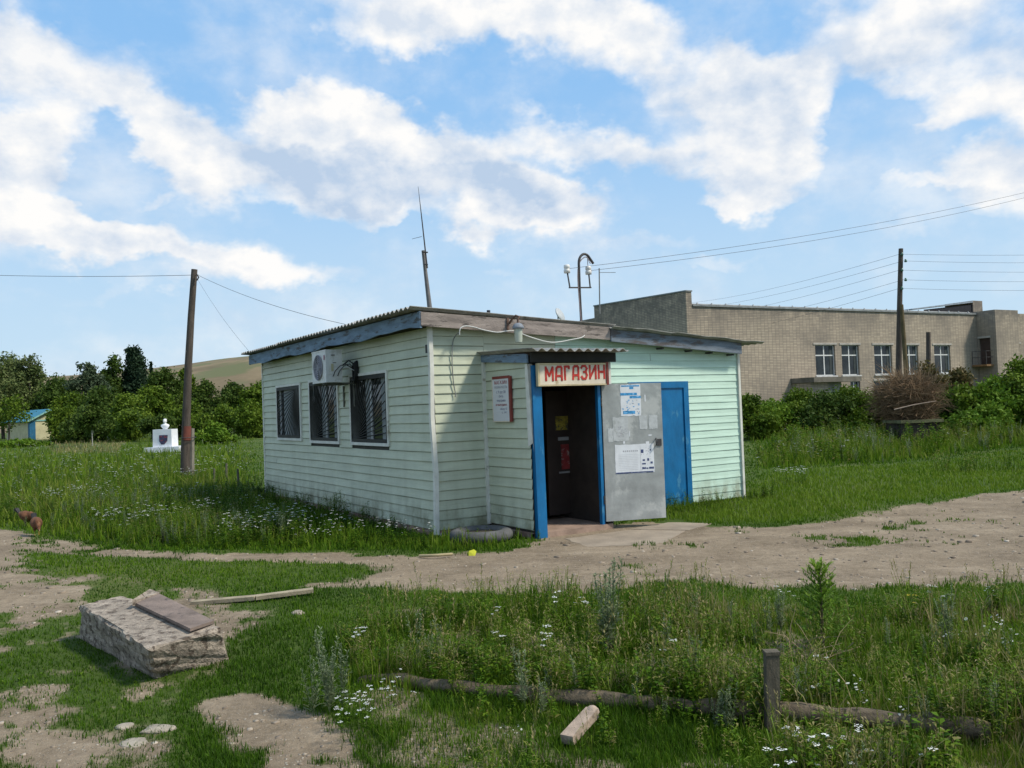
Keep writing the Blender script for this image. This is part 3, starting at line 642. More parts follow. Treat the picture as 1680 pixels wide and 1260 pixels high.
# local x runs along the wall towards the camera, -y is outward
w2, h2 = .235, .60
MB().box(-w2+.01, w2-.02, -.006, .012, .0, h2).build('board', mat('white_notice_face', (.60, .60, .61), .6, .06), nb)
q = MB(); q.box(w2-.02, w2+.03, -.012, .018, -.015, h2+.03); q.build('frame', MAROON, nb)
q = MB(); q.box(-w2-.005, -w2+.01, -.012, .018, -.015, h2+.0); q.box(-w2+.01, w2-.02, -.012, .018, -.015, -.001); q.build('frame', CREAM, nb)
MB().box(-w2+.01, w2-.02, -.012, .018, h2+.001, h2+.04).build('frame', MAROON, nb, label='maroon top strip')
NINK = mat('notice_red_ink', (.30, .05, .05), .7, .3); NINK2 = mat('notice_blue_grey_ink', (.22, .22, .30), .7, .3)
for (txt, z, s, wd, m_, dx) in (('МАГАЗИН', h2-.075, .07, .34, NINK, .0), ('РЕЖИМ РАБОТЫ', h2-.135, .05, .34, GREYINK, .0), ('с 9 до 20', h2-.205, .055, .25, NINK2, .0), ('без', h2-.265, .05, .11, NINK2, .0),
                        ('перерыва', h2-.325, .05, .23, NINK2, .0), ('и выходных', h2-.385, .05, .30, NINK, .0), ('обед 13', h2-.445, .045, .18, NINK2, .06), ('с 14', h2-.495, .045, .12, NINK2, .07)):
    text_mesh('lettering', txt, s, m_, nb, (dx, -.0075, z), (math.pi/2, 0, 0), wd)
# ------------------------------------------------------------------ air conditioner
ac = empty('air_conditioner', K(-.56, 2.80, 2.33), TH, label='white outdoor air conditioner unit mounted between the middle and nearest windows', cat='air conditioner')
ACM = mat('aged_white_enamel', (.60, .60, .58), .4, .08, 6, col2=(.45, .44, .40), mscale=5, mamt=.0)
c = MB(); c.box(0, .29, .0, .68, .0, .53); c.box(-.006, .296, -.006, .686, .53, .55); c.build('casing', ACM, ac)
fg = MB(); n = 28
fg.lathe([(.0, -.004), (.205, -.004), (.215, .004), (.205, .010)], (0, 0, 0), n)
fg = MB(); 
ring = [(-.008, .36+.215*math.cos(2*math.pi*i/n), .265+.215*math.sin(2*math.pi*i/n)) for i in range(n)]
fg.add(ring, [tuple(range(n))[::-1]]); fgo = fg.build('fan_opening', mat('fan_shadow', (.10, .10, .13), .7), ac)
g = MB()
for r in (.05, .085, .12, .155, .19, .215): g.tube([(-.014, .36+r*math.cos(2*math.pi*i/n), .265+r*math.sin(2*math.pi*i/n)) for i in range(n+1)], .0045, 4, cap=False)
for k in range(8): g.bar((-.014, .36, .265), (-.014, .36+.215*math.cos(k*math.pi/4), .265+.215*math.sin(k*math.pi/4)), .006, .006, up=(1, 0, 0))
g.build('fan_grille', mat('grey_fan_grille', (.34, .34, .38), .5), ac)
q = MB(); q.box(.09, .16, -.010, -.0062, .45, .463); q.box(.12, .18, -.010, -.0062, .325, .333); q.build('vent_slots', DARK, ac)
MB().box(.09, .13, -.0095, -.0062, .19, .31).build('sticker', mat('beige_sticker', (.42, .38, .24), .6), ac)
MB().box(-.0095, -.0062, .03, .09, .38, .46).build('badge', mat('reddish_badge', (.40, .22, .25), .5), ac)
q = MB(); q.bar((.29, .1, -.02), (.56, .1, -.02), .03, .03); q.bar((-.02, .1, -.02), (.29, .1, -.02), .03, .03); q.bar((-.02, .6, -.02), (.56, .6, -.02), .03, .03); q.bar((.535, .1, -.05), (.535, .1, -.42), .03, .03); q.bar((.535, .6, -.05), (.535, .6, -.42), .03, .03); q.build('bracket', mat('dull_bracket', (.10, .10, .08), .6), ac)
for k, (a, cc) in enumerate((( .12, .10), (.20, .105))):
    MB().tube([(a, -.01, cc), (a+.02, -.05, cc+.08), (a+.10, -.08, cc+.17), (a+.2, -.06, cc+.2), (.47, -.06, .22)], .008, 6).build('pipe', CABLEB, ac)
cb = MB()
for k in range(5):
    pts = [(.45+.02*k, -.10+.05*math.cos(t)+.012*k, .16+(.15+.012*k)*math.sin(t)) for t in np.linspace(0, 2*math.pi, 18)]
    cb.tube(pts, .011, 6, cap=False)
cb.tube([(.29, -.01, .28), (.38, -.07, .36), (.46, -.10, .30), (.52, -.05, .1), (.53, .0, -.2)], .014, 6)
cb.build('cable_coil', CABLEB, ac)
cb = MB(); cb.tube([(.24, -.02, .21), (.34, -.08, .25), (.46, -.10, .19)], .007, 6); cb.build('pipe', CABLEW, ac)
# ------------------------------------------------------------------ yard lamp on the fascia
lp = empty('fascia_lamp', K(1.235, -.40, 2.75), TH, label='old lamp with grey cap and glass jar hanging over the porch', cat='lamp')
q = MB(); q.lathe([(.052, .0), (.060, .06), (.062, .20)], n=18); q.build('glass_jar', mat('dusty_glass', (.40, .43, .36), .25, .1, spec=.6), lp)
q = MB(); q.lathe([(.062, .195), (.088, .20), (.086, .225), (.06, .27), (.025, .285), (.0, .285)], n=18); q.build('cap', mat('grey_enamel_cap', (.20, .22, .25), .6, .3), lp)
q = MB(); q.tube([(0, 0, .285), (.0, .0, .34), (.03, .0, .375), (.0, .05, .40), (-.02, .12, .36), (-.02, .2, .30)], .016, 8); q.bar((-.055, .19, .20), (-.055, .19, .38), .03, .02); q.build('bracket', mat('rusty_bracket', (.13, .08, .06), .8, .4, 20), lp)
# cables on the front
q = MB(); ctl = [(.35, -.215, 2.86), (.36, -.225, 2.95), (.44, -.225, 2.99), (.58, -.225, 2.98), (.75, -.225, 2.94), (.98, -.225, 2.91), (1.15, -.23, 2.93), (1.30, -.23, 2.93), (1.55, -.225, 2.85), (1.95, -.225, 2.77), (2.35, -.225, 2.82), (2.55, -.22, 2.86), (2.68, -.10, 2.94), (2.72, .2, 3.02), (3.0, .40, 3.12)]
def smooth_pts(P, k=5):
    P = [Vector(p) for p in P]; out = []
    for i in range(len(P)-1):
        p0, p1, p2, p3 = P[max(i-1, 0)], P[i], P[i+1], P[min(i+2, len(P)-1)]
        for j in range(k):
            t = j/k; out.append(.5*((2*p1)+(-p0+p2)*t+(2*p0-5*p1+4*p2-p3)*t*t+(-p0+3*p1-3*p2+p3)*t**3))
    return out+[P[-1]]
o = q.tube(smooth_pts(ctl), .009, 6).build('front_cable', CABLEW, None, label='pale cable sagging along the fascia past the lamp', cat='cable')
o.location = KO; o.rotation_euler = (0, 0, TH)
q = MB(); q.tube(smooth_pts([(.35, -.21, 2.90), (.33, -.06, 2.8), (.31, -.04, 2.5), (.32, -.04, 2.2), (.345, -.045, 2.02), (.335, -.05, 1.98)]), .009, 6)
o = q.build('hanging_cable', mat('grey_cable', (.22, .23, .22), .6), None, label='loose grey cable hanging down the front wall left of the porch', cat='cable'); o.location = KO; o.rotation_euler = (0, 0, TH)
# ------------------------------------------------------------------ service mast with insulators
ms = empty('service_mast', K(3.02, .42, 3.05), TH, label='hooked iron service mast with two white insulators on the shop roof', cat='mast')
q = MB(); pts = [(-.02, 0, -.2), (.0, 0, .1), (-.01, 0, .6), (-.005, 0, 1.05)]+[(.125-.13*math.cos(t), 0, 1.10+.17*math.sin(t)) for t in np.linspace(0, 2.45, 10)]+[(.30, 0, 1.12)]
q.tube(pts, .022, 8).build('pipe', IRON, ms)
q = MB(); q.bar((-.22, 0, .69), (.23, 0, .71), .035, .02); q.bar((-.21, 0, .70), (-.25, 0, .95), .018, .018); q.bar((.215, 0, .70), (.195, 0, .95), .018, .018); q.build('crossbar', IRON, ms)
PORC = mat('white_porcelain', (.65, .63, .60), .25, .08)
INS = []
for x in (-.255, .19):
    q = MB(); q.lathe([(.0, .0), (.052, .0), (.055, .05), (.045, .06), (.045, .075), (.052, .085), (.05, .13), (.03, .14), (0, .14)], (x, 0, .93), 14); q.build('insulator', PORC, ms)
q = MB(); q.tube(smooth_pts([(.27, 0, 1.14), (.21, -.02, 1.12), (.17, -.02, 1.2), (.19, 0, 1.05), (.24, -.03, .98)]), .006, 5); q.tube(smooth_pts([(.27, 0, 1.13), (.13, .0, 1.22), (-.03, .0, 1.0), (-.04, -.03, .3), (.0, -.03, -.05)]), .009, 5); q.build('lead_wire', mat('mauve_lead', (.25, .2, .2), .6), ms)
def wire(name, a, c, sag, r, label, cat='wire', m=None, group=None, n=24):
    a = Vector(a); c = Vector(c); P = []
    for i in range(n+1):
        t = i/n; p_ = a.lerp(c, t); p_.z -= 4*sag*t*(1-t); P.append(p_)
    return MB().tube(P, r, 5, cap=False).build(name, m or mat('wire_dark', (.06, .06, .065), .6), None, label=label, cat=cat, group=group)
wire('overhead_wire', K(3.02-.255, .42, 4.05), D(1950, 240, 24.0), .35, .0035, 'upper of the two wires running from the roof mast to the right')
wire('overhead_wire', K(3.02+.19, .40, 4.04), D(1950, 243, 23.9), .40, .0035, 'lower of the two wires running from the roof mast to the right')
# ------------------------------------------------------------------ background masts over the roof
an = empty('antenna_mast', D(709, 600, 30)*np.array([1, 1, 0]), 0, label='tall thin antenna strapped to a leaning pole behind the shop', cat='antenna')
b0 = Vector(an.location)
def rel(p): return Vector(p)-b0
q = MB(); q.tube([(0, 0, 0), rel(D(705, 505, 30)), rel(D(694, 411, 30))], [.10, .085, .055], 8); q.build('pole', mat('grey_pole', (.16, .15, .15), .8, .3), an)
q = MB(); q.tube([rel(D(701, 440, 29.9)), rel(D(692.5, 363, 29.9)), rel(D(686, 306, 29.9))], [.028, .02, .006], 6); q.tube([rel(D(692, 388, 29.9)), rel(D(676, 392, 29.9))], .008, 5); q.build('antenna', IRON, an)
q = MB(); 
for py in (414, 434): q.bar(rel(D(693+(py-411)*.12, py, 29.85)), rel(D(702, py, 29.85)), .05, .04)
q.build('clamp', IRON, an)
q = MB(); q.tube([D(801, 560, 26)*np.array([1, 1, 1]), D(801.5, 509, 26)], .055, 10)
q.build('vent_pipe', mat('dark_stub', (.04, .045, .06), .7), None, label='short dark stub standing up behind the fascia left of the lamp', cat='post')
dsh = empty('satellite_dish', D(919, 560, 28), .0, label='small satellite dish on a stick behind the shop roof', cat='satellite dish')
b0 = Vector(dsh.location)
q = MB(); q.tube([(0, 0, -2.5), rel(D(915, 512, 28))], .02, 6); q.build('pole', IRON, dsh)
q = MB(); cc = rel(D(919, 516, 27.9)); R_ = Matrix.Rotation(math.radians(62), 3, 'Y') @ Matrix.Rotation(.5, 3, 'X')
q.ell(cc, (.25, .25, .05), 16, 8, rot=R_); q.build('dish', mat('grey_mesh_dish', (.40, .42, .43), .5), dsh)
q = MB(); q.tube([D(984, 515, 44), D(983, 440, 44)], .035, 5); q.tube([D(983, 447, 44), D(1010, 447, 44)], .014, 4)
q.build('whip_antenna', mat('pale_antenna', (.2, .2, .2), .6), None, label='thin straight whip antenna at the left corner of the brick building', cat='antenna')

# ------------------------------------------------------------------ left utility pole
PB = G(307, 786); up = empty('utility_pole', PB, 0, label='leaning wooden utility pole lashed to a concrete stub in the meadow', cat='utility pole')
b0 = Vector(PB)
q = MB(); P = [rel(D(x, y, PB[1]+dy)) for x, y, dy in ((303.5, 800, .0), (304, 740, 0), (306, 680, 0), (309, 600, .0), (313.5, 520, 0), (319, 442, 0))]
q.tube(P, [.135, .13, .12, .11, .10, .09], 12).build('timber', POLEW, up)
q = MB(); q.bar(rel(D(313.5, 800, PB[1]+.12)), rel(D(313.5, 703, PB[1]+.12)), .13, .20); q.build('concrete_stub', mat('mossy_concrete_stub', (.20, .18, .145), .9, .3, 5, .5), up)
for (py, hh) in ((718, .02), (773, .02)):
    q = MB(); c0 = Vector(rel(D(308.5, py, PB[1]+.05))); q.tube([c0+Vector((.215*math.cos(t), .26*math.sin(t), 0)) for t in np.linspace(0, 2*math.pi, 20)], .013, 5, cap=False); q.build('wire_band', IRON, up)
q = MB(); c0 = Vector(rel(D(305.7, 722, PB[1]))); c1 = Vector(rel(D(306.6, 699, PB[1]))); q.tube([c0, c1], [.133, .129], 14, cap=False); q.build('paint_band', mat('rust_paint_band', (.16, .05, .035), .8, .3), up)
q = MB(); q.tube([rel(D(323, 450, PB[1]-.1)), rel(D(326, 455, PB[1]-.15)), rel(D(323, 460, PB[1]-.1))], .02, 6); q.build('hook', IRON, up)
wire('overhead_wire', D(326, 451, PB[1]-.1), D(-420, 425, 30), .25, .007, 'wire from the leaning wooden pole to the left edge')
wire('overhead_wire', D(326, 452, PB[1]-.1), K(2.0, 4.0, 3.2), .25, .0055, 'thin wire from the leaning wooden pole to the shop roof')
wire('overhead_wire', D(324, 458, PB[1]-.1), K(-.26, 8.0, 3.06), .12, .003, 'finest wire dropping from the leaning pole to the far eave')
# ------------------------------------------------------------------ small stakes beside it
for i, (x, yb, yt, w, lab) in enumerate(((334, 783, 772, .02, 'palest thin stake right beside the leaning pole'), (351, 795, 769, .06, 'second thin grey stake from the leaning pole'), (371, 790, 760, .06, 'tallest thin grey stake between the pole and the shop'), (392, 808, 769, .055, 'nearest thin brown stake beside the shop corner'))):
    g0 = G(x, yb); t0 = D(x+(-2 if i == 3 else .5), yt, g0[1]); q = MB(); q.tube([g0-np.array([0, 0, .1]), t0], [w*.6, w*.45], 7)
    q.build('stake', mat('grey_stake', (.11, .10, .08), .9, .3) if i else mat('pale_stake', (.4, .4, .38), .8), None, label=lab, cat='stake', group='stakes between the pole and the shop')

# ------------------------------------------------------------------ brick building
BO = D(1139, 600, 45.)*np.array([1, 1, 0]); TB = math.radians(28.2)
bu = np.array([math.cos(TB), math.sin(TB), 0]); bv = np.array([-math.sin(TB), math.cos(TB), 0])
bk = empty('brick_building', BO, TB, label='long pale brick building with raised gable wall behind the hedge', cat='building')
def bfront(px, py, yy=0.):
    d = ray(px, py); t = (yy-(CAM-BO)@bv)/(d@bv); w = CAM+d*t-BO; return np.array([w@bu, w@bv, w[2]])
def bside(px, py, xx=0.):
    d = ray(px, py); t = (xx-(CAM-BO)@bu)/(d@bu); w = CAM+d*t-BO; return np.array([w@bu, w@bv, w[2]])
def brick_mat():
    m = bpy.data.materials.new('pale_brick'); m.use_nodes = True; b = NB(m.node_tree); p = m.node_tree.nodes['Principled BSDF']
    tc = b.n('ShaderNodeTexCoord').outputs['Object']; s = b.n('ShaderNodeSeparateXYZ'); b.put(s.inputs[0], tc)
    c = b.n('ShaderNodeCombineXYZ'); b.put(c.inputs[0], b.m('ADD', s.outputs[0], s.outputs[1])); b.put(c.inputs[1], s.outputs[2])
    br = b.n('ShaderNodeTexBrick', offset=.0); b.put(br.inputs['Vector'], c.outputs[0])
    br.inputs['Color1'].default_value = rgb(.49, .40, .295); br.inputs['Color2'].default_value = rgb(.37, .30, .225); br.inputs['Mortar'].default_value = rgb(.19, .16, .13)
    br.inputs['Scale'].default_value = 1; br.inputs['Brick Width'].default_value = .27; br.inputs['Row Height'].default_value = .09; br.inputs['Mortar Size'].default_value = .014; br.inputs['Mortar Smooth'].default_value = .2
    n = b.noise(tc, .35, 6, .65); n2 = b.noise(c.outputs[0], 1.5, 5, .7)
    col = b.mix(b.mr(n, .38, .68, .0, .7), br.outputs[0], rgb(.17, .145, .12))
    stain = b.m('MULTIPLY', b.mr(s.outputs[2], 5.6, 7.0, 0, .7), b.mr(n2, .35, .6))   # rain staining below the parapet
    b.put(p.inputs['Base Color'], b.mix(stain, col, rgb(.12, .105, .09))); p.inputs['Roughness'].default_value = .9
    return m
BRICK = brick_mat(); PAR = mat('tin_coping', (.20, .21, .21), .7, .3, 3)
WNS = [(1337, 1372, 566, 616), (1380, 1411, 566, 616), (1433.5, 1465, 566, 613.5), (1481, 1508, 566, 613), (1532, 1560, 565, 597)]
ZR = bfront(1300, 504)[2]; XE = bfront(1601, 515)[0]
rects = []
for (a, c, d, e) in WNS:
    p0 = bfront(a, d); p1 = bfront(c, e); rects.append([p0[0], p1[0], p1[2], p0[2]])
zt = np.mean([r[3] for r in rects]); zb = np.mean([r[2] for r in rects[:4]])
for r in rects: r[2] = zb; r[3] = zt
low = []
for (a, c, d) in ((1395, 1411, 625), (1433.5, 1463, 625), (1481, 1508, 625)):
    p0 = bfront(a, d); p1 = bfront(c, d); low.append([p0[0], p1[0], p0[2]-1.3, p0[2]])
mb = MB(); xs = sorted({0., XE, *[r[0] for r in rects], *[r[1] for r in rects], *[r[0] for r in low], *[r[1] for r in low]})
for a, c in zip(xs[:-1], xs[1:]):
    cuts = sorted([(r[2], r[3]) for r in rects+low if r[0] <= a+1e-5 and r[1] >= c-1e-5]); z = -.3
    for (z0, z1) in cuts: mb.box(a, c, 0, .35, z, z0); z = z1
    mb.box(a, c, 0, .35, z, ZR-.12)
mb.box(0, .35, .36, 9.2, -.3, ZR-.12)
mb.box(.35, XE+6, 11.6, 11.9, -.3, ZR-.2)
mb.build('wall', BRICK, bk)
ZG = bside(1137, 478)[2]; YG = bside(983, 505)[1]; ZG2 = bside(983, 503)[2]
mb = MB(); mb.hexa([(-.38, -.02, -.3), (-.003, -.02, -.3), (-.003, YG, -.3), (-.38, YG, -.3)], [(-.38, -.02, ZG), (-.003, -.02, ZG), (-.003, YG, ZG2), (-.38, YG, ZG2)])
mb.build('gable_wall', BRICK, bk)
mb = MB(); mb.hexa([(-.42, -.06, ZG), (.03, -.06, ZG), (.03, YG+.04, ZG2), (-.42, YG+.04, ZG2)], [(-.42, -.06, ZG+.07), (.03, -.06, ZG+.07), (.03, YG+.04, ZG2+.07), (-.42, YG+.04, ZG2+.07)]); mb.build('coping', PAR, bk)
mb = MB(); mb.box(.03, XE-.01, -.07, .42, ZR-.12, ZR-.02); mb.build('coping', PAR, bk)
mb = MB(); mb.box(.2, XE-.3, .2, .24, ZR-.02, ZR+.06); 
for k in range(24):
    x = .5+k*1.0; mb.box(x, x+.06, .15, .2, ZR-.02, ZR+.11)
mb.build('roof_flashing', mat('pale_tin', (.42, .42, .41), .6), bk)
MB().box(.0, XE, .42, 11.6, ZR-.5, ZR-.35).build('roof', mat('bitumen', (.08, .08, .08)), bk)
wy = bside(945, 532, 0)[1]; wz = bside(960, 526)[2]
MB().box(-.3, 0, YG+.01, YG+6, -.3, wz).build('rear_wing', BRICK, bk)
SASH = mat('white_sash_paint', (.62, .62, .60), .5, .1)
LINT = mat('pale_lintel', (.38, .35, .31), .8, .2)
for k, (x0, x1, z0, z1) in enumerate(rects+low):
    w = MB(); w.box(x0-.16 if k < 5 else x0, x1+.16 if k < 5 else x1, -.035, .12, z1, z1+.11)
    w = w.build('window', LINT, bk)
    f = MB(); m_ = (x0+x1)/2; f.box(x0, x0+.05, .12, .2, z0, z1); f.box(x1-.05, x1, .12, .2, z0, z1); f.box(x0+.05, x1-.05, .12, .2, z0, z0+.06); f.box(x0+.05, x1-.05, .12, .2, z1-.05, z1)
    f.box(m_-.04, m_+.04, .12, .2, z0+.06, z1-.05)
    if k < 5:
        for s0, s1 in ((x0+.05, m_-.04), (m_+.04, x1-.05)): f.box(s0, s1, .12, .2, z1-(z1-z0)*.36, z1-(z1-z0)*.36+.07)
    f.build('frame', SASH, w)
    MB().box(x0+.05, x1-.05, .15, .16, z0+.05, z1-.05).build('pane', GLASS, w)
    if k < 5:
        MB().box(x0-.06, x1+.06, -.08, .12, z0-.07, z0).build('sill', mat('white_sill', (.55, .54, .52), .7), w)
        MB().box(x1-.09-(x1-x0)*.16, x1-.09, .135, .148, z0+.07, z1-.07).build('curtain', mat('dim_curtain', (.045, .055, .055), .9), w)
# entrance canopy
c0 = bfront(1333, 619, -1.6); c1 = bfront(1411, 619, -1.6)
zc = c0[2]
mb = MB(); mb.box(c0[0], c1[0], -1.7, -.001, zc-.28, zc); mb.build('canopy_slab', mat('stained_slab', (.15, .135, .11), .9, .35, 2, .4), bk)
mb = MB(); mb.box(c0[0]+.1, c0[0]+1.5, -1.35, -.001, -.3, zc-.28); mb.build('entrance_side_wall', BRICK, bk)
mb = MB(); mb.box(c0[0]+1.55, c1[0]-.75, -.9, -.85, .2, zc-.285); mb.build('entrance_panel', mat('grey_white_panel', (.30, .30, .29), .8, .3), bk)
# projecting block on the right
x0 = XE; pb = 1.3
mb = MB()
dz1 = bside(1612, 555, x0)[2]; dz0 = bside(1612, 598, x0)[2]
XR = bfront(1670, 515, -pb)[0]
mb.box(x0, x0+.3, -pb+.30, -pb+.42, -.3, ZR+.08); mb.box(x0, x0+.3, -.12, 0.35, -.3, ZR+.08); mb.box(x0, x0+.3, -pb+.42, -.12, dz1, ZR+.08); mb.box(x0, x0+.3, -pb+.42, -.12, -.3, dz0)
mb.box(x0, XR, -pb, -pb+.3, -.3, ZR+.08); mb.box(XR-.3, XR, -pb+.3, .3, -.3, ZR+.08)
rx0 = bfront(1671, 545, .1)[0]
mb.box(XR, XR+12, .0, .35, -.3, zt-1.7); mb.box(XR, XR+12, .0, .35, zt+.1, ZR+.05); mb.box(XR, XR+.4, .0, .35, zt-1.7, zt+.1); mb.box(XR+2.2, XR+12, .0, .35, zt-1.7, zt+.1)
mb.build('side_block', BRICK, bk)
MB().box(x0+.3, XR-.3, -pb+.3, .3, ZR-.3, ZR-.2).build('roof', mat('bitumen', (.08,)*3), bk)
dr = MB(); dr.box(x0+.12, x0+.18, -pb+.42, -.12, dz0, dz1); dr.build('door', mat('dark_brown_door', (.055, .035, .028), .7), bk)
MB().box(x0-.05, x0-.001, -pb+.35, -.05, dz1, dz1+.12).build('lintel', LINT, bk)
q = MB(); q.box(x0-.75, x0-.0, -pb+.25, -.05, dz0-.14, dz0-.02); q.build('balcony_slab', mat('rusty_landing', (.20, .11, .05), .8), bk)
q = MB()
for z in (dz0+.45, dz0+.85): q.bar((x0-.72, -pb+.28, z), (x0-.72, -.08, z), .03, .03); q.bar((x0-.72, -pb+.28, z), (x0-.02, -pb+.28, z), .03, .03)
for y in (-pb+.28, -pb/2, -.08): q.bar((x0-.72, y, dz0-.0), (x0-.72, y, dz0+.87), .03, .03)
q.build('balcony_railing', IRON, bk)
w = MB(); w.box(XR+.35, XR+2.3, -.03, .1, zt+.1, zt+.22); w = w.build('window', LINT, bk); MB().box(XR+.4, XR+2.2, .16, .18, zt-1.7, zt+.1).build('pane', GLASS, w)
q = MB(); q.box(XR+.4, XR+.5, .1, .15, zt-1.7, zt+.1); q.box(XR+1.25, XR+1.33, .1, .15, zt-1.7, zt+.1); q.build('frame', SASH, w)
# raised roof lantern (lean-to) on the flat roof
r0 = bfront(1495, 507, 5.); r1 = bfront(1594, 494, 5.); r2 = bfront(1608, 494, 5.)
q = MB(); q.hexa([(r0[0], 4.9, r0[2]-.05), (r1[0], 4.9, r1[2]-.12), (r1[0], 7.2, r1[2]-.12), (r0[0], 7.2, r0[2]-.05)], [(r0[0], 4.9, r0[2]+.02), (r1[0], 4.9, r1[2]), (r1[0], 7.2, r1[2]), (r0[0], 7.2, r0[2]+.02)]); q.build('lantern_roof', mat('grey_blue_tin', (.28, .32, .36), .5), bk)
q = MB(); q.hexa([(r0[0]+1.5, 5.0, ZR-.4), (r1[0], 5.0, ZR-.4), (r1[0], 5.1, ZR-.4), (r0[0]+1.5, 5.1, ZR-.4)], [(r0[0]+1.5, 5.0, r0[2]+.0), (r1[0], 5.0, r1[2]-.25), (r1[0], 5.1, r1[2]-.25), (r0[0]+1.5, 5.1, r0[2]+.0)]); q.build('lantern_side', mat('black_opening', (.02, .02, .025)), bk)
q = MB(); q.box(r1[0], r2[0]+.1, 4.9, 7.2, ZR-.4, r2[2]); q.build('lantern_end_wall', BRICK, bk)

# ------------------------------------------------------------------ right utility pole, brace, wires, stub
RY = 33.; rp = empty('utility_pole', D(1475, 700, RY)*np.array([1, 1, 0]), 0, label='dark wooden utility pole with a brace in front of the brick building', cat='utility pole')
b0 = Vector(rp.location)
q = MB(); q.tube([(0, 0, 0), rel(D(1474.5, 600, RY)), rel(D(1476, 500, RY)), rel(D(1478, 408, RY))], [.125, .115, .10, .085], 10); q.build('timber', POLEW, rp)
q = MB(); q.tube([rel(D(1492, 690, RY-.6)), rel(D(1486, 600, RY-.5)), rel(D(1479, 500, RY-.2))], [.10, .085, .07], 9); q.build('brace', mat('yellow_brown_timber', (.10, .075, .035), .9, .3, 4), rp)
wp = []
for k, py in enumerate((417, 428, 443, 459, 473)):
    P_ = D(1478+(4 if k % 2 else -2), py, RY-.1); wp.append(P_)
    q = MB(); q.lathe([(0, -.06), (.05, -.05), (.055, 0), (.035, .02), (.04, .06), (0, .07)], tuple(rel(P_)+Vector((.09, 0, 0))), 8); q.build('insulator', mat('green_glass_insulator', (.08, .16, .12), .3), rp)
names = ['topmost', 'second', 'third', 'fourth', 'lowest']
for k in range(5):
    wire('overhead_wire', wp[k], D(1700+260, (410, 425, 441, 456, 471)[k]-1, RY+1), 0.12, .0048, names[k]+' of the wires running right from the dark pole', group='power lines at the dark pole')
    wire('overhead_wire', wp[k], D(1100, (499, 509, 524, 541, 556)[k], 75.), .4, .006, names[k]+' of the wires running left from the dark pole over the brick roof', group='power lines at the dark pole')
q = MB(); g0 = D(1523, 690, 38.); q.tube([g0*np.array([1, 1, 0]), D(1523, 545, 38.)], [.12, .10], 8); q.build('timber_post', POLEW, None, label='short bare timber post right of the dark utility pole', cat='post')
# ------------------------------------------------------------------ blue roofed hut
HO = D(50, 724, 100.)*np.array([1, 1, 0]); hu = empty('roofed_hut', HO, math.radians(46), label='small cream hut with blue roof and turquoise corners at the far left', cat='hut')
HC_ = mat('cream_hut_wall', (.50, .46, .28), .8, .15, 1.5, col2=(.20, .19, .08), mscale=2.2, mamt=.02); TQ = mat('turquoise_trim', (.03, .22, .19), .6, .2); BR_ = mat('blue_tin_roof', (.045, .20, .29), .5, .3, 1.2); DB = mat('deep_blue_corner', (.02, .12, .22), .6)
q = MB(); q.box(0, 4.2, 0, .2, 0, 2.25); q.box(4.0, 4.2, .2, 9, 0, 2.25); q.box(0, .2, .2, 9, 0, 2.25); q.add([(0, .02, 2.25), (4.2, .02, 2.25), (2.1, .02, 3.45)], [(0, 1, 2)]); q.build('wall', HC_, hu)
q = MB(); q.box(-.08, .55, -.06, -.001, 0, 2.25); q.box(-.08, -.001, -.0, .55, 0, 2.25); q.build('corner_board', DB, hu)
MB().box(3.75, 4.28, -.06, -.001, 0, 2.25).build('corner_board', TQ, hu)
q = MB(); q.hexa([(-.45, -.35, 2.13), (2.1, -.35, 3.5), (2.1, 9.3, 3.5), (-.45, 9.3, 2.13)], [(-.45, -.35, 2.23), (2.1, -.35, 3.62), (2.1, 9.3, 3.62), (-.45, 9.3, 2.23)]); q.hexa([(2.1, -.35, 3.5), (4.65, -.35, 2.13), (4.65, 9.3, 2.13), (2.1, 9.3, 3.5)], [(2.1, -.35, 3.62), (4.65, -.35, 2.23), (4.65, 9.3, 2.23), (2.1, 9.3, 3.62)]); q.build('roof', BR_, hu)
q = MB(); q.bar((-.45, -.38, 2.14), (2.1, -.38, 3.5), .05, .16); q.bar((2.1, -.38, 3.5), (4.65, -.38, 2.14), .05, .16); q.box(-.1, 4.3, -.07, -.002, 2.2, 2.36); q.build('verge_board', mat('pale_turquoise', (.22, .42, .38), .6), hu)
# ------------------------------------------------------------------ monument with bust
MO = G(272, 741)*np.array([1, 1, 0]); mo = empty('monument', MO, math.radians(-4), label='white washed monument pedestal with a bust in the meadow', cat='monument')
WW = mat('whitewash', (.68, .69, .72), .8, .1, 3)
q = MB(); q.hexa([(-1.0, -.6, -.1), (1.05, -.6, -.1), (1.05, .7, -.1), (-1.0, .7, -.1)], [(-.98, -.58, .27), (1.03, -.58, .30), (1.03, .68, .30), (-.98, .68, .27)]); q.build('base_slab', WW, mo)
q = MB(); q.hexa([(-.55, -.4, .28), (.55, -.4, .28), (.55, .4, .28), (-.55, .4, .28)], [(-.54, -.38, 1.27), (.54, -.38, 1.27), (.54, .38, 1.27), (-.54, .38, 1.27)]); q.build('pedestal', WW, mo)
q = MB(); q.add([(-.17, -.412, .95), (-.17, -.412, .60), (-.05, -.412, .42), (.12, -.412, .42), (.30, -.412, .62), (.33, -.412, .95)], [(0, 1, 2, 3, 4, 5)]); q.add([(-.17, -.40, .95), (-.17, -.40, .60), (-.05, -.40, .42), (.12, -.40, .42), (.30, -.40, .62), (.33, -.40, .95)], [(5, 4, 3, 2, 1, 0)])
q.build('plaque', mat('dark_plaque', (.05, .05, .10), .5, .4, 9, col2=(.35, .06, .06), mscale=5, mamt=.10), mo)
q = MB(); q.lathe([(0, 1.27), (.14, 1.27), (.13, 1.31), (.20, 1.38), (.25, 1.46), (.22, 1.53), (.10, 1.58), (.065, 1.61), (.06, 1.65)], n=18, sy=.6)
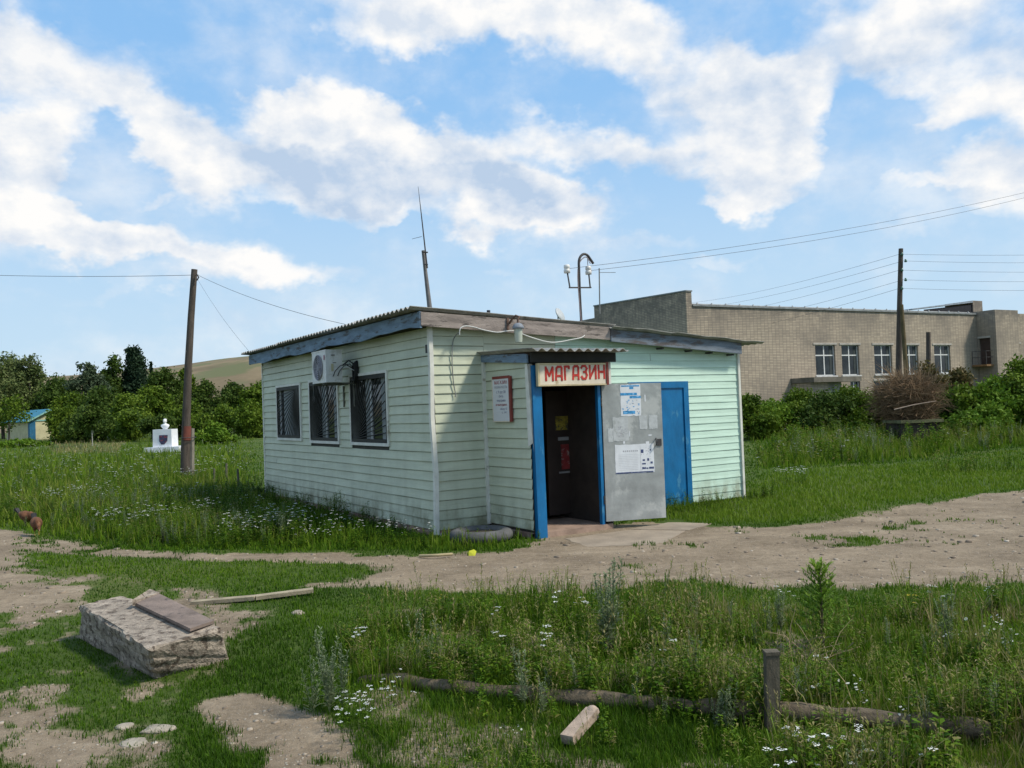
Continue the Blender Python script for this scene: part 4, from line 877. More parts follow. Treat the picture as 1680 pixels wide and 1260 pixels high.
q.ell((0, -.02, 1.73), (.095, .115, .13), 14, 10); q.ell((0, -.135, 1.72), (.018, .025, .03), 6, 4); q.ell((0, .0, 1.79), (.098, .118, .08), 12, 6); q.ell((-.095, 0, 1.72), (.015, .025, .035), 6, 4); q.ell((.095, 0, 1.72), (.015, .025, .035), 6, 4)
q.build('bust', mat('white_bust', (.74, .74, .74), .5, .05), mo)
# ------------------------------------------------------------------ rough concrete trough with brush heap
to = D(1499, 728, 29.)*np.array([1, 1, 0]); tr = empty('concrete_trough', to, math.radians(6), label='dark weathered concrete box under the heap of dead brushwood', cat='concrete box')
DC = mat('dark_mossy_concrete', (.045, .038, .028), .95, .6, 5, .8, 20, col2=(.16, .14, .10), mscale=7, mamt=-.02, stretch=(1, 1, .35))
q = MB(); q.box(-.68, .68, -.5, -.36, -.1, .78); q.box(-.68, -.54, -.36, .5, -.1, .78); q.box(.54, .68, -.36, .5, -.1, .78); q.box(-.54, .54, .36, .5, -.1, .78); q.build('box', DC, tr)
q = MB(); q.box(-.76, .74, -.6, .58, .785, .88); q.build('lid', mat('mossy_lid', (.12, .12, .06), .95, .4, 6, .6, 30), tr)
def twig_heap(name, c, rx, ry, z0, z1, n, m, L, seed=1, rr0=.008, **kw):
    rg = random.Random(seed); mb = MB()
    for i in range(n):
        a = rg.uniform(0, 2*math.pi); r = math.sqrt(rg.random()); t = rg.random()
        wd = .75+.35*math.sin(min(1, t*1.3)*math.pi*.5)
        p = Vector((c[0]+rx*wd*r*math.cos(a), c[1]+ry*wd*r*math.sin(a), z0+(z1-z0)*t*(1-.35*r*r)))
        d = Vector((rg.gauss(0, 1)+math.cos(a)*.5, rg.gauss(0, .8)+math.sin(a)*.4, rg.gauss(.25, .55))).normalized()*L*rg.uniform(.3, 1)
        k = p+d*.5+Vector((rg.gauss(0, .05), rg.gauss(0, .05), rg.gauss(0, .05))); rd = rg.uniform(.5, 1.2)*rr0
        mb.tube([p-d*.5, k-d*.2, k+d*.45], [rd, rd*.8, rd*.35], 3, cap=False, sm=False)
    return mb.build(name, m, None, **kw)
twig_heap('brushwood_heap', (to[0]-.02, to[1]+.3), .92, .75, .86, 2.5, 2400, mat('dead_brown_twigs', (.185, .12, .068), .95, .5, 3), .85, 3, .010, label='big heap of dead brown brushwood piled on the concrete box', cat='brushwood')
q = MB(); rg = random.Random(12)
for i in range(150):
    a = rg.uniform(0, 6.28); r = rg.uniform(.1, .9); p = Vector((to[0]+r*math.cos(a)*.95, to[1]+.3+r*math.sin(a)*.6, rg.uniform(1.5, 2.1))); d = Vector((rg.gauss(0, .35)+math.cos(a)*.4, rg.gauss(0, .3), 1)).normalized()*rg.uniform(.4, .95)
    q.tube([p, p+d*.5+Vector((rg.gauss(0, .04), 0, 0)), p+d], [.010, .007, .003], 3, cap=False, sm=False)
q.build('upright_twigs', mat('greyish_twigs', (.25, .18, .11), .95, .4, 3), None, label='thin greyish twigs sticking up out of the brushwood heap', cat='twigs')
q = MB(); P0 = D(1467, 672, 28.2); P1 = D(1500, 664, 28.1); P2 = D(1535, 658, 28.3); q.tube([P0, P1, P2], [.022, .02, .012], 6); q.build('dead_branch', mat('pale_dead_branch', (.32, .24, .19), .9), None, label='single pale dead branch across the front of the brushwood heap', cat='branch')
# ------------------------------------------------------------------ foreground slab, boards, logs, stones
def rough_block(mb, low, up, n=(22, 10, 7), amp=.03, seed=1, worn=.03):
    """six sided block between four lower and four upper corners, surface broken up"""
    low = [np.array(p, float) for p in low]; up = [np.array(p, float) for p in up]
    cen = sum(low+up)/8
    def P(u, v, w):
        a = (low[0]*(1-u)+low[1]*u)*(1-v)+(low[3]*(1-u)+low[2]*u)*v; b_ = (up[0]*(1-u)+up[1]*u)*(1-v)+(up[3]*(1-u)+up[2]*u)*v
        p = a*(1-w)+b_*w
        ed = sum(1 for q in (u, v, w) if q < .04 or q > .96)
        top = w > .96
        k = p[0]*7.1+p[1]*5.3; nz = [float(fbm(np.array([p[0]*1.0+p[2]*3+i*7.7]), np.array([p[1]+p[2]*2.3+i*3.1]), .16, seed+i, 4)[0])-.5 for i in range(3)]
        d = cen-p; d /= np.linalg.norm(d)+1e-9
        am = amp*(.25 if top and ed == 1 else 1.)
        p = p+np.array(nz)*am*2.2
        if ed >= 2: p = p+d*worn*(1+nz[0]*2)
        return p
    def grid(f, a, c):
        o = [[f(i/a, j/c) for j in range(c+1)] for i in range(a+1)]; vs = [p for r in o for p in r]
        mb.add(vs, [(i*(c+1)+j, (i+1)*(c+1)+j, (i+1)*(c+1)+j+1, i*(c+1)+j+1) for i in range(a) for j in range(c)], 0, False)
    nu, nv, nw = n
    grid(lambda s, t: P(s, t, 1), nu, nv); grid(lambda s, t: P(s, 0, 1-t) if False else P(1-s, 0, t)[...], nu, nw)
    grid(lambda s, t: P(s, 1, t), nu, nw); grid(lambda s, t: P(0, s, t), nv, nw); grid(lambda s, t: P(1, 1-s, t), nv, nw)
BLK = mat('rough_aggregate_concrete', (.32, .265, .21), .95, .45, 11, 1.0, 60, col2=(.12, .092, .07), mscale=14, mamt=.10)
lowc = [G(130, 1058, -.06), G(255, 1126, -.06), G(382, 1094, -.06), G(262, 1034, -.06)]
ZT = .29; upc = [G(129, 991, .30), G(243, 1065, .26), G(364, 1029, .275), G(198, 976, .31)]
mb = MB(); rough_block(mb, lowc, upc, (44, 22, 16), .018, 3, .020)
o = mb.build('concrete_slab', BLK, None, label='broken concrete foundation slab lying in the left foreground grass', cat='concrete slab')
mod = o.modifiers.new('weld', 'WELD'); mod.merge_threshold = .002
b_ = [G(218, 987, .335), G(312, 1031, .31), G(351, 1018, .31), G(260, 973, .345)]
q = MB(); q.hexa([p-np.array([0, 0, .022]) for p in b_], b_)
q.build('board', mat('grey_brown_board', (.185, .14, .115), .85, .35, 5, .5, 40, col2=(.08, .065, .06), mscale=8, mamt=.05), None, label='short grey board lying on the broken concrete slab', cat='board')
ch = [G(217, 984, .37), G(246, 966, .37), G(262, 972, .35), G(232, 982, .35)]
q = MB(); q.hexa([p-np.array([0, 0, .05]) for p in ch], ch); q.build('concrete_chunk', BLK, None, label='small concrete chunk at the far end of the board on the slab', cat='rubble')
q = MB(); P0 = G(316, 989, .02); P1 = G(420, 980, .06); P2 = G(514, 968, .08)
q.bar(P0, P1, .10, .035); q.bar(P1, P2, .10, .035); q.build('plank', mat('bleached_plank', (.30, .25, .17), .9, .3, 5, .4, 30), None, label='long bleached plank lying in the grass behind the concrete slab', cat='plank')
# log
LOGM = mat('rotting_log_bark', (.145, .112, .075), .95, .45, 7, 1., 25, col2=(.045, .036, .026), mscale=7, mamt=.08)
pl = [(588, 1118, .02), (640, 1118, .05), (700, 1131, .075), (800, 1142, .08), (900, 1152, .08), (1000, 1158, .08), (1090, 1166, .08), (1180, 1172, .085), (1300, 1180, .085), (1400, 1188, .085), (1500, 1198, .09), (1560, 1204, .09), (1627, 1213, .09)]
q = MB(); pts = []; rad = []; rr = random.Random(2)
SP = smooth_pts([G(a, c+4, 0)+np.array([0, 0, z*.62]) for a, c, z in pl], 8)
n = 14; ref = None
vs = []
for i, p in enumerate(SP):
    t = i/(len(SP)-1); r = (.028+.018*min(1, t*6))*(1+.12*math.sin(i*.7)+.1*math.sin(i*.23))*(1 if t < .75 else 1.05)
    d = (SP[min(i+1, len(SP)-1)]-SP[max(i-1, 0)]).normalized(); a = Vector((0, 0, 1)); s_ = d.cross(a).normalized(); u_ = s_.cross(d)
    for j in range(n):
        th = 2*math.pi*j/n; k = r*(1+.09*math.sin(j*2.6+1)+rr.uniform(-.06, .06)); vs.append(p+s_*math.cos(th)*k+u_*math.sin(th)*k)
fs = [(i*n+j, i*n+(j+1) % n, (i+1)*n+(j+1) % n, (i+1)*n+j) for i in range(len(SP)-1) for j in range(n)]
q.add(vs, fs, 0, True); q.add(vs[-n:], [tuple(range(n))[::-1]]); q.add(vs[:n], [tuple(range(n))])
q.build('fallen_log', LOGM, None, label='long rotting log lying across the right foreground weeds', cat='log')
q = MB(); g0 = G(1266, 1192); t0 = D(1265.5, 1071, g0[1]); q.bar(g0-np.array([0, 0, .1]), t0, .072, .06, up=(0, 1, 0)); q.bar(t0-np.array([.0, 0, .006]), t0+np.array([0, 0, .012]), .080, .068, up=(0, 1, 0))
q.build('wooden_post', mat('brown_grey_post', (.10, .085, .06), .9, .35, 8, .5, 30, stretch=(3, 3, 1)), None, label='short squared wooden post standing at the fallen log', cat='post')
q = MB(); a = G(930, 1214, .02); c = G(972, 1168, .07); q.bar(a, c, .075, .05); q.ell(c, (.04, .05, .035), 10, 6); q.build('wood_chunk', mat('pale_split_wood', (.34, .26, .20), .9, .3, 12, .6, 40), None, label='pale split piece of firewood leaning in the weeds before the log', cat='firewood')
def stone(px, py, rx, ry, rz, label, seed):
    c = G(px, py, 0); c[2] = float(gh(c[0], c[1])); q = MB(); q.ell(c, (rx, ry, rz), 14, 8); rg = random.Random(seed)
    q.v = [(v[0]+(vnoise(v[0]+v[2], v[1], .06, seed)-.5)*rx*.6, v[1]+(vnoise(v[0], v[1]+v[2], .06, seed+3)-.5)*ry*.6, v[2]) for v in q.v]
    q.build('stone', mat('pale_limestone', (.33, .285, .225), .95, .3, 12, .7, 40), None, label=label, cat='stone')
stone(259, 1195, .10, .08, .022, 'largest flat pale stone in front of the concrete slab', 1)
stone(224, 1216, .08, .065, .018, 'flat pale stone just left of and nearer than the largest stone', 2)
stone(205, 1190, .05, .05, .02, 'small pale stone left of the largest flat stone', 3)
stone(490, 1012, .07, .06, .03, 'small grey stone near the end of the bleached plank', 4)
# tyre planter
tc_ = K(.27, -.78, .06); ty = empty('tyre_planter', tc_, .3, label='half buried old tyre planter at the porch corner', cat='tyre planter')
q = MB(); R0_, r0_ = .34, .095; n, m_ = 40, 14; vs = []
for i in range(n):
    t = 2*math.pi*i/n
    for j in range(m_):
        s_ = 2*math.pi*j/m_; gr = 1+(.06 if (i % 2 and abs(math.cos(s_)-1) < .9) else 0); vs.append(((R0_+r0_*gr*math.cos(s_))*math.cos(t), (R0_+r0_*gr*math.cos(s_))*math.sin(t), r0_*.85*math.sin(s_)+.02))
q.add(vs, [(i*m_+j, ((i+1) % n)*m_+j, ((i+1) % n)*m_+(j+1) % m_, i*m_+(j+1) % m_) for i in range(n) for j in range(m_)], 0, True)
q.build('tyre', mat('dusty_rubber', (.085, .085, .085), .9, .35, 8, .4, 30), ty)
q = MB(); q.lathe([(0, .06), (.27, .05), (.28, -.05)], n=18); q.build('soil', mat('planter_soil', (.05, .04, .03), .95), ty)
q = MB(); a = G(775, 908, .03); q.add([a+np.array([-.045, 0, -.03]), a+np.array([.03, -.01, -.035]), a+np.array([.05, .02, .02]), a+np.array([.02, .03, .045]), a+np.array([-.04, .02, .03])], [(0, 1, 2, 3, 4)]); q.add([a+np.array([-.045, 0, -.03]), a+np.array([-.04, .02, .03]), a+np.array([-.07, .05, .0])], [(0, 1, 2)])
q.build('candy_wrapper', mat('bright_yellow_wrapper', (.55, .55, .04), .4), None, label='bright yellow crumpled wrapper on the grass edge by the tyre', cat='wrapper')
q = MB(); q.tube(smooth_pts([G(688, 912, .03), G(715, 911, .05), G(742, 909, .04)]), [.018]*11, 6); q.build('stick', mat('pale_stick', (.34, .28, .16), .9), None, label='pale stick lying at the grass edge below the shop corner', cat='stick')
# concrete apron in front of the door
def slab_poly(name, pts, z, m, label, seed):
    P = [np.array(p) for p in pts]; rg = random.Random(seed); ring = []
    for i in range(len(P)):
        a, c = P[i], P[(i+1) % len(P)]
        for k in range(6): ring.append(a+(c-a)*k/6+np.array([rg.uniform(-.02, .02), rg.uniform(-.02, .02), 0]))
    n = len(ring); q = MB(); q.add([(p[0], p[1], z) for p in ring]+[(p[0], p[1], -.1) for p in ring], [tuple(range(n))]+[(i, i+n, (i+1) % n+n, (i+1) % n) for i in range(n)])
    o = q.build(name, m, None, label=label, cat='paving slab')
APR = mat('dusty_worn_concrete', (.265, .215, .162), .95, .25, 2.5, .5, 40, col2=(.19, .15, .112), mscale=2.0, mamt=.04)
slab_poly('paving_slab', [K(1.15, -1.52, 0), K(2.25, -1.50, 0), K(2.75, -2.15, 0), K(1.75, -2.75, 0), K(.95, -2.25, 0)], .006, APR, 'worn concrete slab sunk in the dirt before the shop doorway', 1)
slab_poly('paving_slab', [K(2.30, -1.45, 0), K(3.15, -1.35, 0), K(3.55, -1.9, 0), K(2.80, -2.12, 0)], .004, APR, 'smaller worn concrete slab under the open steel door', 2)

# ------------------------------------------------------------------ hens
def hen(loc, rz, label, s=1.):
    h = empty('hen', loc, rz, label=label, cat='hen', group=None)
    HB = mat('brown_feathers', (.15, .065, .032), .8, .5, 14, .8, 60, col2=(.24, .14, .075), mscale=12, mamt=.05); HT = mat('black_tail', (.02, .02, .022), .6)
    q = MB(); q.ell((0, 0, .20), (.135, .09, .095), 16, 10, rot=Matrix.Rotation(.25, 3, 'Y')); q.ell((.10, 0, .215), (.075, .06, .07), 12, 8); q.ell((.15, 0, .17), (.045, .036, .07), 12, 8, rot=Matrix.Rotation(-.7, 3, 'Y')); q.ell((.185, 0, .115), (.033, .026, .03), 12, 8)
    q.ell((-.10, 0, .235), (.07, .045, .05), 12, 8); q.ell((.02, .03, .12), (.04, .028, .05), 8, 6); q.ell((.02, -.03, .12), (.04, .028, .05), 8, 6)
    b = q.build('body', HB, h); md = b.modifiers.new('join', 'REMESH'); md.mode = 'VOXEL'; md.voxel_size = .011; md.use_smooth_shade = True
    q = MB()
    for k in range(6):
        a = -.4+.16*k; q.hexa([(-.13, -.03+.01*k, .235), (-.13, -.022+.01*k, .235), (-.16, -.022+.01*k, .25), (-.16, -.03+.01*k, .25)], [(-.20-.02*math.cos(a), -.035+.014*k, .33+.03*math.cos(a*2)), (-.20, -.025+.014*k, .335), (-.24, -.025+.014*k, .31), (-.24, -.035+.014*k, .31)])
    q.build('tail', HT, h)
    for sy in (-.03, .03): MB().tube([(.02, sy, .10), (.015, sy, .05), (.02, sy, .0), (.06, sy, .004)], [.009, .006, .006, .004], 5).build('leg', mat('yellow_legs', (.35, .25, .06), .7), h)
    MB().tube([(.21, 0, .105), (.235, 0, .085)], [.009, .002], 5).build('beak', mat('horn_beak', (.25, .2, .1), .5), h)
    q = MB(); q.ell((.185, 0, .15), (.02, .004, .016), 8, 5); q.build('comb', mat('red_comb', (.4, .03, .03), .6), h)
    h.scale = (s, s, s); return h
hen(G(43, 864), math.radians(-15), 'brown hen with black tail, the farther of two at the path edge', .95)
hen(G(60, 878), math.radians(-50), 'brown hen pecking nearest the path edge at far left', 1.)

# ------------------------------------------------------------------ vegetation generators
GR = [(0, (.016, .036, .004)), (.28, (.036, .088, .006)), (.5, (.075, .155, .008)), (.70, (.135, .215, .015)), (.84, (.19, .19, .045)), (1, (.34, .28, .14))]
GRASS = veg_mat('grass_leaves', GR, .35)
WFL = mat('white_petals', (.66, .66, .62), .7, .1); YFL = mat('yellow_petals', (.55, .42, .03), .7, .1)
WORM = veg_mat('wormwood_leaves', [(0, (.07, .10, .045)), (.5, (.17, .22, .115)), (1, (.30, .34, .20))], .3)
def blades(x, y, h, w, tint, lean=.35, z=None):
    n = len(x); z = gh(x, y) if z is None else z
    a = RNG.uniform(0, 2*np.pi, n); l = np.abs(RNG.normal(0, lean, n))*h; b_ = a+RNG.normal(np.pi/2, .5, n)
    dx, dy = np.cos(a), np.sin(a); wx, wy = np.cos(b_)*w/2, np.sin(b_)*w/2
    V = np.zeros((n, 6, 3))
    for k, (t, ww) in enumerate(((0, 1.), (.55, .8), (1., .12))):
        cx = x+dx*l*t**1.8; cy = y+dy*l*t**1.8; cz = z-.01+(h+.01)*t*(1-.12*t)
        V[:, 2*k] = np.stack([cx-wx*ww, cy-wy*ww, cz], -1); V[:, 2*k+1] = np.stack([cx+wx*ww, cy+wy*ww, cz], -1)
    o = (np.arange(n)*6)[:, None]
    F = np.concatenate([o+np.array([0, 1, 3, 2]), o+np.array([2, 3, 5, 4])])
    T = np.repeat(tint[:, None], 6, 1)+np.array([-.10, -.10, 0, 0, .05, .05])
    return V.reshape(-1, 3), F, T.ravel()
class Proto:
    def __init__(s): s.v = []; s.f = []; s.m = []; s.t = []
    def quad(s, a, b, c, d, m=0, t=.5):
        o = len(s.v); s.v += [a, b, c, d]; s.t += [t]*4; s.f.append([o, o+1, o+2, o+3]); s.m.append(m)
    def leaf(s, p, d, w, m=0, t=.5, droop=.2):
        p = np.array(p, float); d = np.array(d, float); L = np.linalg.norm(d); sd = np.cross(d, [0, 0, 1.]); k = np.linalg.norm(sd)
        sd = sd/k*w if k > 1e-6 else np.array([w, 0, 0]); tip = p+d-np.array([0, 0, droop*L]); mid = p+d*.5+np.array([0, 0, .04*L])
        s.quad(p, mid+sd*.5, tip, mid-sd*.5, m, t)
    def stem(s, p, q, w, m=0, t=.35):
        p = np.array(p, float); q = np.array(q, float)
        for e in (np.array([w/2, 0, 0]), np.array([0, w/2, 0])): s.quad(p-e, p+e, q+e*.5, q-e*.5, m, t)
    def arr(s): return np.array(s.v), np.array(s.f), np.array(s.m), np.array(s.t)
def proto(kind, seed):
    r = random.Random(seed); P = Proto(); U = r.uniform
    def dr(el): a = U(0, 6.283); return np.array([math.cos(a)*math.cos(el), math.sin(a)*math.cos(el), math.sin(el)])
    if kind == 'leafy':
        for s_ in range(r.randint(1, 3)):
            l = np.array([U(-.25, .25), U(-.25, .25), 1.])*U(.6, 1.); P.stem((0, 0, 0), l, .02)
            for k in range(18):
                t = .12+.88*k/18; P.leaf(l*t, dr(U(-.1, .6))*U(.12, .24)*(1.15-t*.6), U(.05, .10), t=.45+U(-.2, .25))
    elif kind == 'dock':
        for k in range(12): P.leaf((0, 0, .02), dr(U(.5, 1.3))*U(.5, 1.), U(.10, .2), t=.45+U(-.2, .2), droop=.3)
    elif kind == 'feather':
        for s_ in range(3):
            l = np.array([U(-.3, .3), U(-.3, .3), 1.])*U(.55, 1.); P.stem((0, 0, 0), l, .012)
            for k in range(26): P.leaf(l*U(.05, 1), dr(U(-.1, .8))*U(.06, .16), U(.012, .03), t=.55+U(-.2, .3))
    elif kind in ('umbel', 'yumbel', 'daisy'):
        for s_ in range(r.randint(2, 4)):
            l = np.array([U(-.28, .28), U(-.28, .28), 1.])*U(.65, 1.); P.stem((0, 0, 0), l, .012)
            for k in range(10): P.leaf(l*U(.05, .8), dr(U(0, .8))*U(.08, .18), U(.015, .035), t=.5+U(-.2, .2))
            if kind == 'daisy':
                nd = dr(U(.7, 1.4)); e1 = np.cross(nd, [0, 0, 1.]); e1 /= np.linalg.norm(e1); e2 = np.cross(nd, e1); R_ = U(.035, .05)
                for k in range(9):
                    a = k*6.283/9; c, s2 = math.cos(a), math.sin(a); c2, s3 = math.cos(a+.5), math.sin(a+.5); d1 = e1*c+e2*s2; d2 = e1*c2+e2*s3
                    P.quad(l, l+d1*R_, l+(d1+d2)*.5*R_*1.12, l+d2*R_, 1, .5)
                P.quad(*(l+nd*.006+(e1*a+e2*b)*R_*.33 for a, b in ((1, 0), (0, 1), (-1, 0), (0, -1))), 2, .5)
            else:
                R_ = U(.04, .09)
                for k in range(14):
                    a = U(0, 6.283); rr_ = R_*math.sqrt(U(0, 1)); c = l+np.array([math.cos(a)*rr_, math.sin(a)*rr_, U(-.01, .012)]); s2 = U(.008, .016); w = U(-.006, .006)
                    P.quad(c+[-s2, -s2, w], c+[s2, -s2, 0], c+[s2, s2, -w], c+[-s2, s2, 0], 1 if kind == 'umbel' else 2, .5)
    elif kind == 'seed':
        for s_ in range(3):
            l = np.array([U(-.3, .3), U(-.3, .3), 1.])*U(.7, 1.); P.stem((0, 0, 0), l, .008, t=.75)
            for k in range(8): P.leaf(l*(.78+.22*k/8), dr(U(.6, 1.3))*.06, .018, t=.9+U(-.1, .08), droop=0)
            for k in range(3): P.leaf(l*U(.05, .5), dr(U(.6, 1.2))*U(.3, .5), .015, t=.6, droop=.5)
    elif kind == 'worm':
        for s_ in range(r.randint(3, 5)):
            l = np.array([U(-.16, .16), U(-.16, .16), 1.])*U(.6, 1.); P.stem((0, 0, 0), l, .012, t=.3)
            for k in range(34):
                t = U(.1, 1); b_ = dr(U(.2, 1.0)); L_ = U(.07, .16)*(1.2-t*.8); P.leaf(l*t, b_*L_, .012+U(0, .012), t=U(.2, 1), droop=.05)
                P.leaf(l*t+b_*L_*.5, dr(U(.2, 1.))*L_*.5, .012, t=U(.2, 1), droop=.05)
            for k in range(12): P.leaf(l*(.72+.28*k/12), dr(U(.3, 1.2))*.035, .02, t=U(.6, 1), droop=0)
    return P.arr()
def inst(pr, x, y, s, sz, dt=0., z=None):
    V, F, M_, T = pr; n = len(x); k = len(V); z = gh(x, y) if z is None else z
    a = RNG.uniform(0, 2*np.pi, n); ca, sa = np.cos(a)[:, None], np.sin(a)[:, None]; s = s[:, None]; sz = sz[:, None]
    X = (V[None, :, 0]*ca-V[None, :, 1]*sa)*s+x[:, None]; Y = (V[None, :, 0]*sa+V[None, :, 1]*ca)*s+y[:, None]; Z = V[None, :, 2]*sz+z[:, None]
    FF = (F[None]+(np.arange(n)*k)[:, None, None]).reshape(-1, 4)
    TT = (T[None]+(RNG.normal(0, .08, n)+dt)[:, None])
    return np.stack([X, Y, Z], -1).reshape(-1, 3), FF, np.tile(M_, n), TT.ravel()
class Acc:
    def __init__(s): s.V = []; s.F = []; s.M = []; s.T = []; s.o = 0
    def add(s, V, F, M_=None, T=None):
        s.V.append(V); s.F.append(F+s.o); s.o += len(V); s.M.append(np.zeros(len(F), int) if M_ is None else M_); s.T.append(T)
    def out(s, name, mats, **kw): return quads(name, np.concatenate(s.V), np.concatenate(s.F), mats, np.concatenate(s.T), np.concatenate(s.M), **kw)
def sample(n, x0, x1, y0, y1):
    px = RNG.uniform(x0, x1, n); py = RNG.uniform(y0, y1, n)
    d = aF[None]*FPX+aR[None]*(px-840)[:, None]-aU[None]*(py-630)[:, None]
    ok = d[:, 2] < -12; d = d[ok]; t = -HC/d[:, 2]; return d[:, 0]*t, d[:, 1]*t
lawn = W2([(990,868),(1080,815),(1217,803),(1240,775),(1450,762),(1680,735),(2300,690),(2300,760),(1680,802),(1500,824),(1360,849),(1290,861),(1090,863)])
meadL = W2([(-900,752),(430,706),(439,806),(600,850),(712,880),(850,872),(890,885),(885,895),(830,905),(700,912),(560,912),(450,914),(300,910),(200,905),(120,893),(60,880),(0,868),(-900,858)])
foreR = W2([(640,1010),(820,990),(960,985),(1060,975),(1250,985),(1500,985),(1900,985),(2300,985),(2300,1700),(660,1700),(600,1250),(560,1190),(500,1150),(520,1060)])
tallR = W2([(1225,775),(1450,762),(1680,735),(2300,690),(2300,668),(1700,675),(1450,690),(1219,700)])
MID = W2([(40,903),(130,912),(200,917),(300,923),(450,925),(600,930),(622,938),(520,972),(330,965),(190,962),(90,948),(30,922)])
LOGF = W2([(600,1130),(1000,1168),(1300,1190),(1640,1218),(1670,1290),(1300,1276),(1000,1252),(600,1195)])
BROWN = W2([(60,722),(215,720),(190,744),(90,745)]); DRYR = W2([(1100,985),(1420,985),(1700,1040),(1700,1180),(1450,1150),(1240,1090),(1060,1050)])
def exclude(x, y):
    lx, ly = kiosk_local(x, y)
    ins = (lx > -.04) & (lx < KW+.05) & (ly > -.02) & (ly < KL+.05)
    ins |= (lx > PX0-.05) & (lx < PX1+.05) & (ly > PY-.03) & (ly <= 0)
    ins |= (lx > .95) & (lx < 3.4) & (ly > -2.5) & (ly < PY)
    blk = W2([(150, 1040), (256, 1096), (362, 1070), (262, 1000)])
    ins |= sdist(x, y, blk) > -.02
    ins |= np.hypot(x-tc_[0], y-tc_[1]) < .47
    return ins
def fields(x, y):
    dm = dirt(x, y)+ (fbm(x, y, .12, 77, 2)-.5)*.3
    sL = np.clip(sdist(x, y, meadL)/1.3, 0, 1); sR = np.clip(sdist(x, y, foreR)/.5, 0, 1)*np.clip((fbm(x, y, 1.4, 61)-.28)/.3, .25, 1); sT = np.clip(sdist(x, y, tallR)/2., 0, 1); sG = np.clip(sdist(x, y, lawn)/.5, 0, 1)
    return dm, sL, sR, sT, sG
def grassy(n, box, hs, name, acc, seed):
    x, y = sample(n, *box); k = ~exclude(x, y); x, y = x[k], y[k]; dm, sL, sR, sT, sG = fields(x, y)
    k = dm < RNG.uniform(.08, .85, len(x)); x, y, sL, sR, sT, sG = x[k], y[k], sL[k], sR[k], sT[k], sG[k]
    dist = np.hypot(x, y); m = len(x); c = fbm(x, y, .9, seed, 4); c2 = fbm(x, y, .25, seed+4, 3)
    wn = np.clip(sdist(x, y, WORN)/.4, 0, 1)*(1-sR); md = np.clip(sdist(x, y, MID)/.1, 0, 1); lf = np.clip(sdist(x, y, LOGF)/.06, 0, 1)
    k = (wn < .5) | (RNG.random(m) < .62); x, y, dist, c, c2, wn, md, lf, sL, sR, sT, sG = [q[k] for q in (x, y, dist, c, c2, wn, md, lf, sL, sR, sT, sG)]; m = len(x)
    h = (.018+.04*c2)*(1-.35*wn)+.10*sL*c+.10*sR*c2*(1-.6*lf)+.25*sT*c+.04*sG
    h = h*RNG.uniform(.5, 1.4, m)*hs; w = np.clip(dist*.0010, .0035, .04)*RNG.uniform(.7, 1.3, m)
    dry = np.clip((fbm(x, y, 1.1, 91, 3)-.42)/.15, 0, 1)*np.maximum(sR, 0.0*sL); dry = np.maximum(dry, .8*np.clip(sdist(x, y, DRYR)/.4, 0, 1)*(c2 > .4)); br = sdist(x, y, BROWN) > 0
    tint = .34+.5*(c-.4)+RNG.normal(0, .10, m)+.36*sG+.2*sT+.34*sL+.18*md+.35*(fbm(x, y, 4.5, 15, 3)-.5)
    tint = np.minimum(tint, .66+RNG.uniform(0, .08, m))+dry*(1-sG)*(1-sT)*RNG.uniform(0, .62, m)+.4*br
    V, F, T = blades(x, y, h, w, tint); acc.add(V, F, None, T)
ac1 = Acc()
grassy(290000, (-150, 1830, 895, 1330), 1., 'g', ac1, 3)
grassy(190000, (-150, 1830, 700, 905), 1., 'g', ac1, 4)
grassy(20000, (-900, 2500, 690, 1500), 1., 'g', ac1, 5)
ac1.out('grass', GRASS, kind='stuff', cat='grass', label='short green grass on the verges')
# loose stones on the bare ground
x, y = sample(9000, -150, 1830, 800, 1320); k = (dirt(x, y) > .5) & ~exclude(x, y); x, y = x[k], y[k]; n = len(x); dd = np.hypot(x, y)
r = np.clip(RNG.exponential(.006, n)+.004, .004, .035)*np.clip(dd/9, .6, 1.6); cu = np.array([(a, b_, c) for c in (-.5, 1) for a, b_ in ((-1, -1), (1, -1), (1, 1), (-1, 1))], float)
V = cu[None]*RNG.uniform(.55, 1.1, (n, 8, 3))*r[:, None, None]*np.array([1, .9, .45]); th = RNG.uniform(0, 6.28, n); V = np.stack([V[..., 0]*np.cos(th)[:, None]-V[..., 1]*np.sin(th)[:, None]+x[:, None], V[..., 0]*np.sin(th)[:, None]+V[..., 1]*np.cos(th)[:, None]+y[:, None], V[..., 2]+gh(x, y)[:, None]], -1)
F = (np.array([(4, 5, 6, 7), (0, 1, 5, 4), (1, 2, 6, 5), (2, 3, 7, 6), (3, 0, 4, 7)])[None]+(np.arange(n)*8)[:, None, None]).reshape(-1, 4)
quads('gravel', V.reshape(-1, 3), F, veg_mat('loose_stones', [(0, (.13, .10, .075)), (.5, (.26, .21, .16)), (1, (.46, .40, .33))], .0, .9), np.repeat(RNG.normal(.5, .22, n), 8), kind='stuff', label='loose gravel scattered on the bare dirt road', cat='gravel')
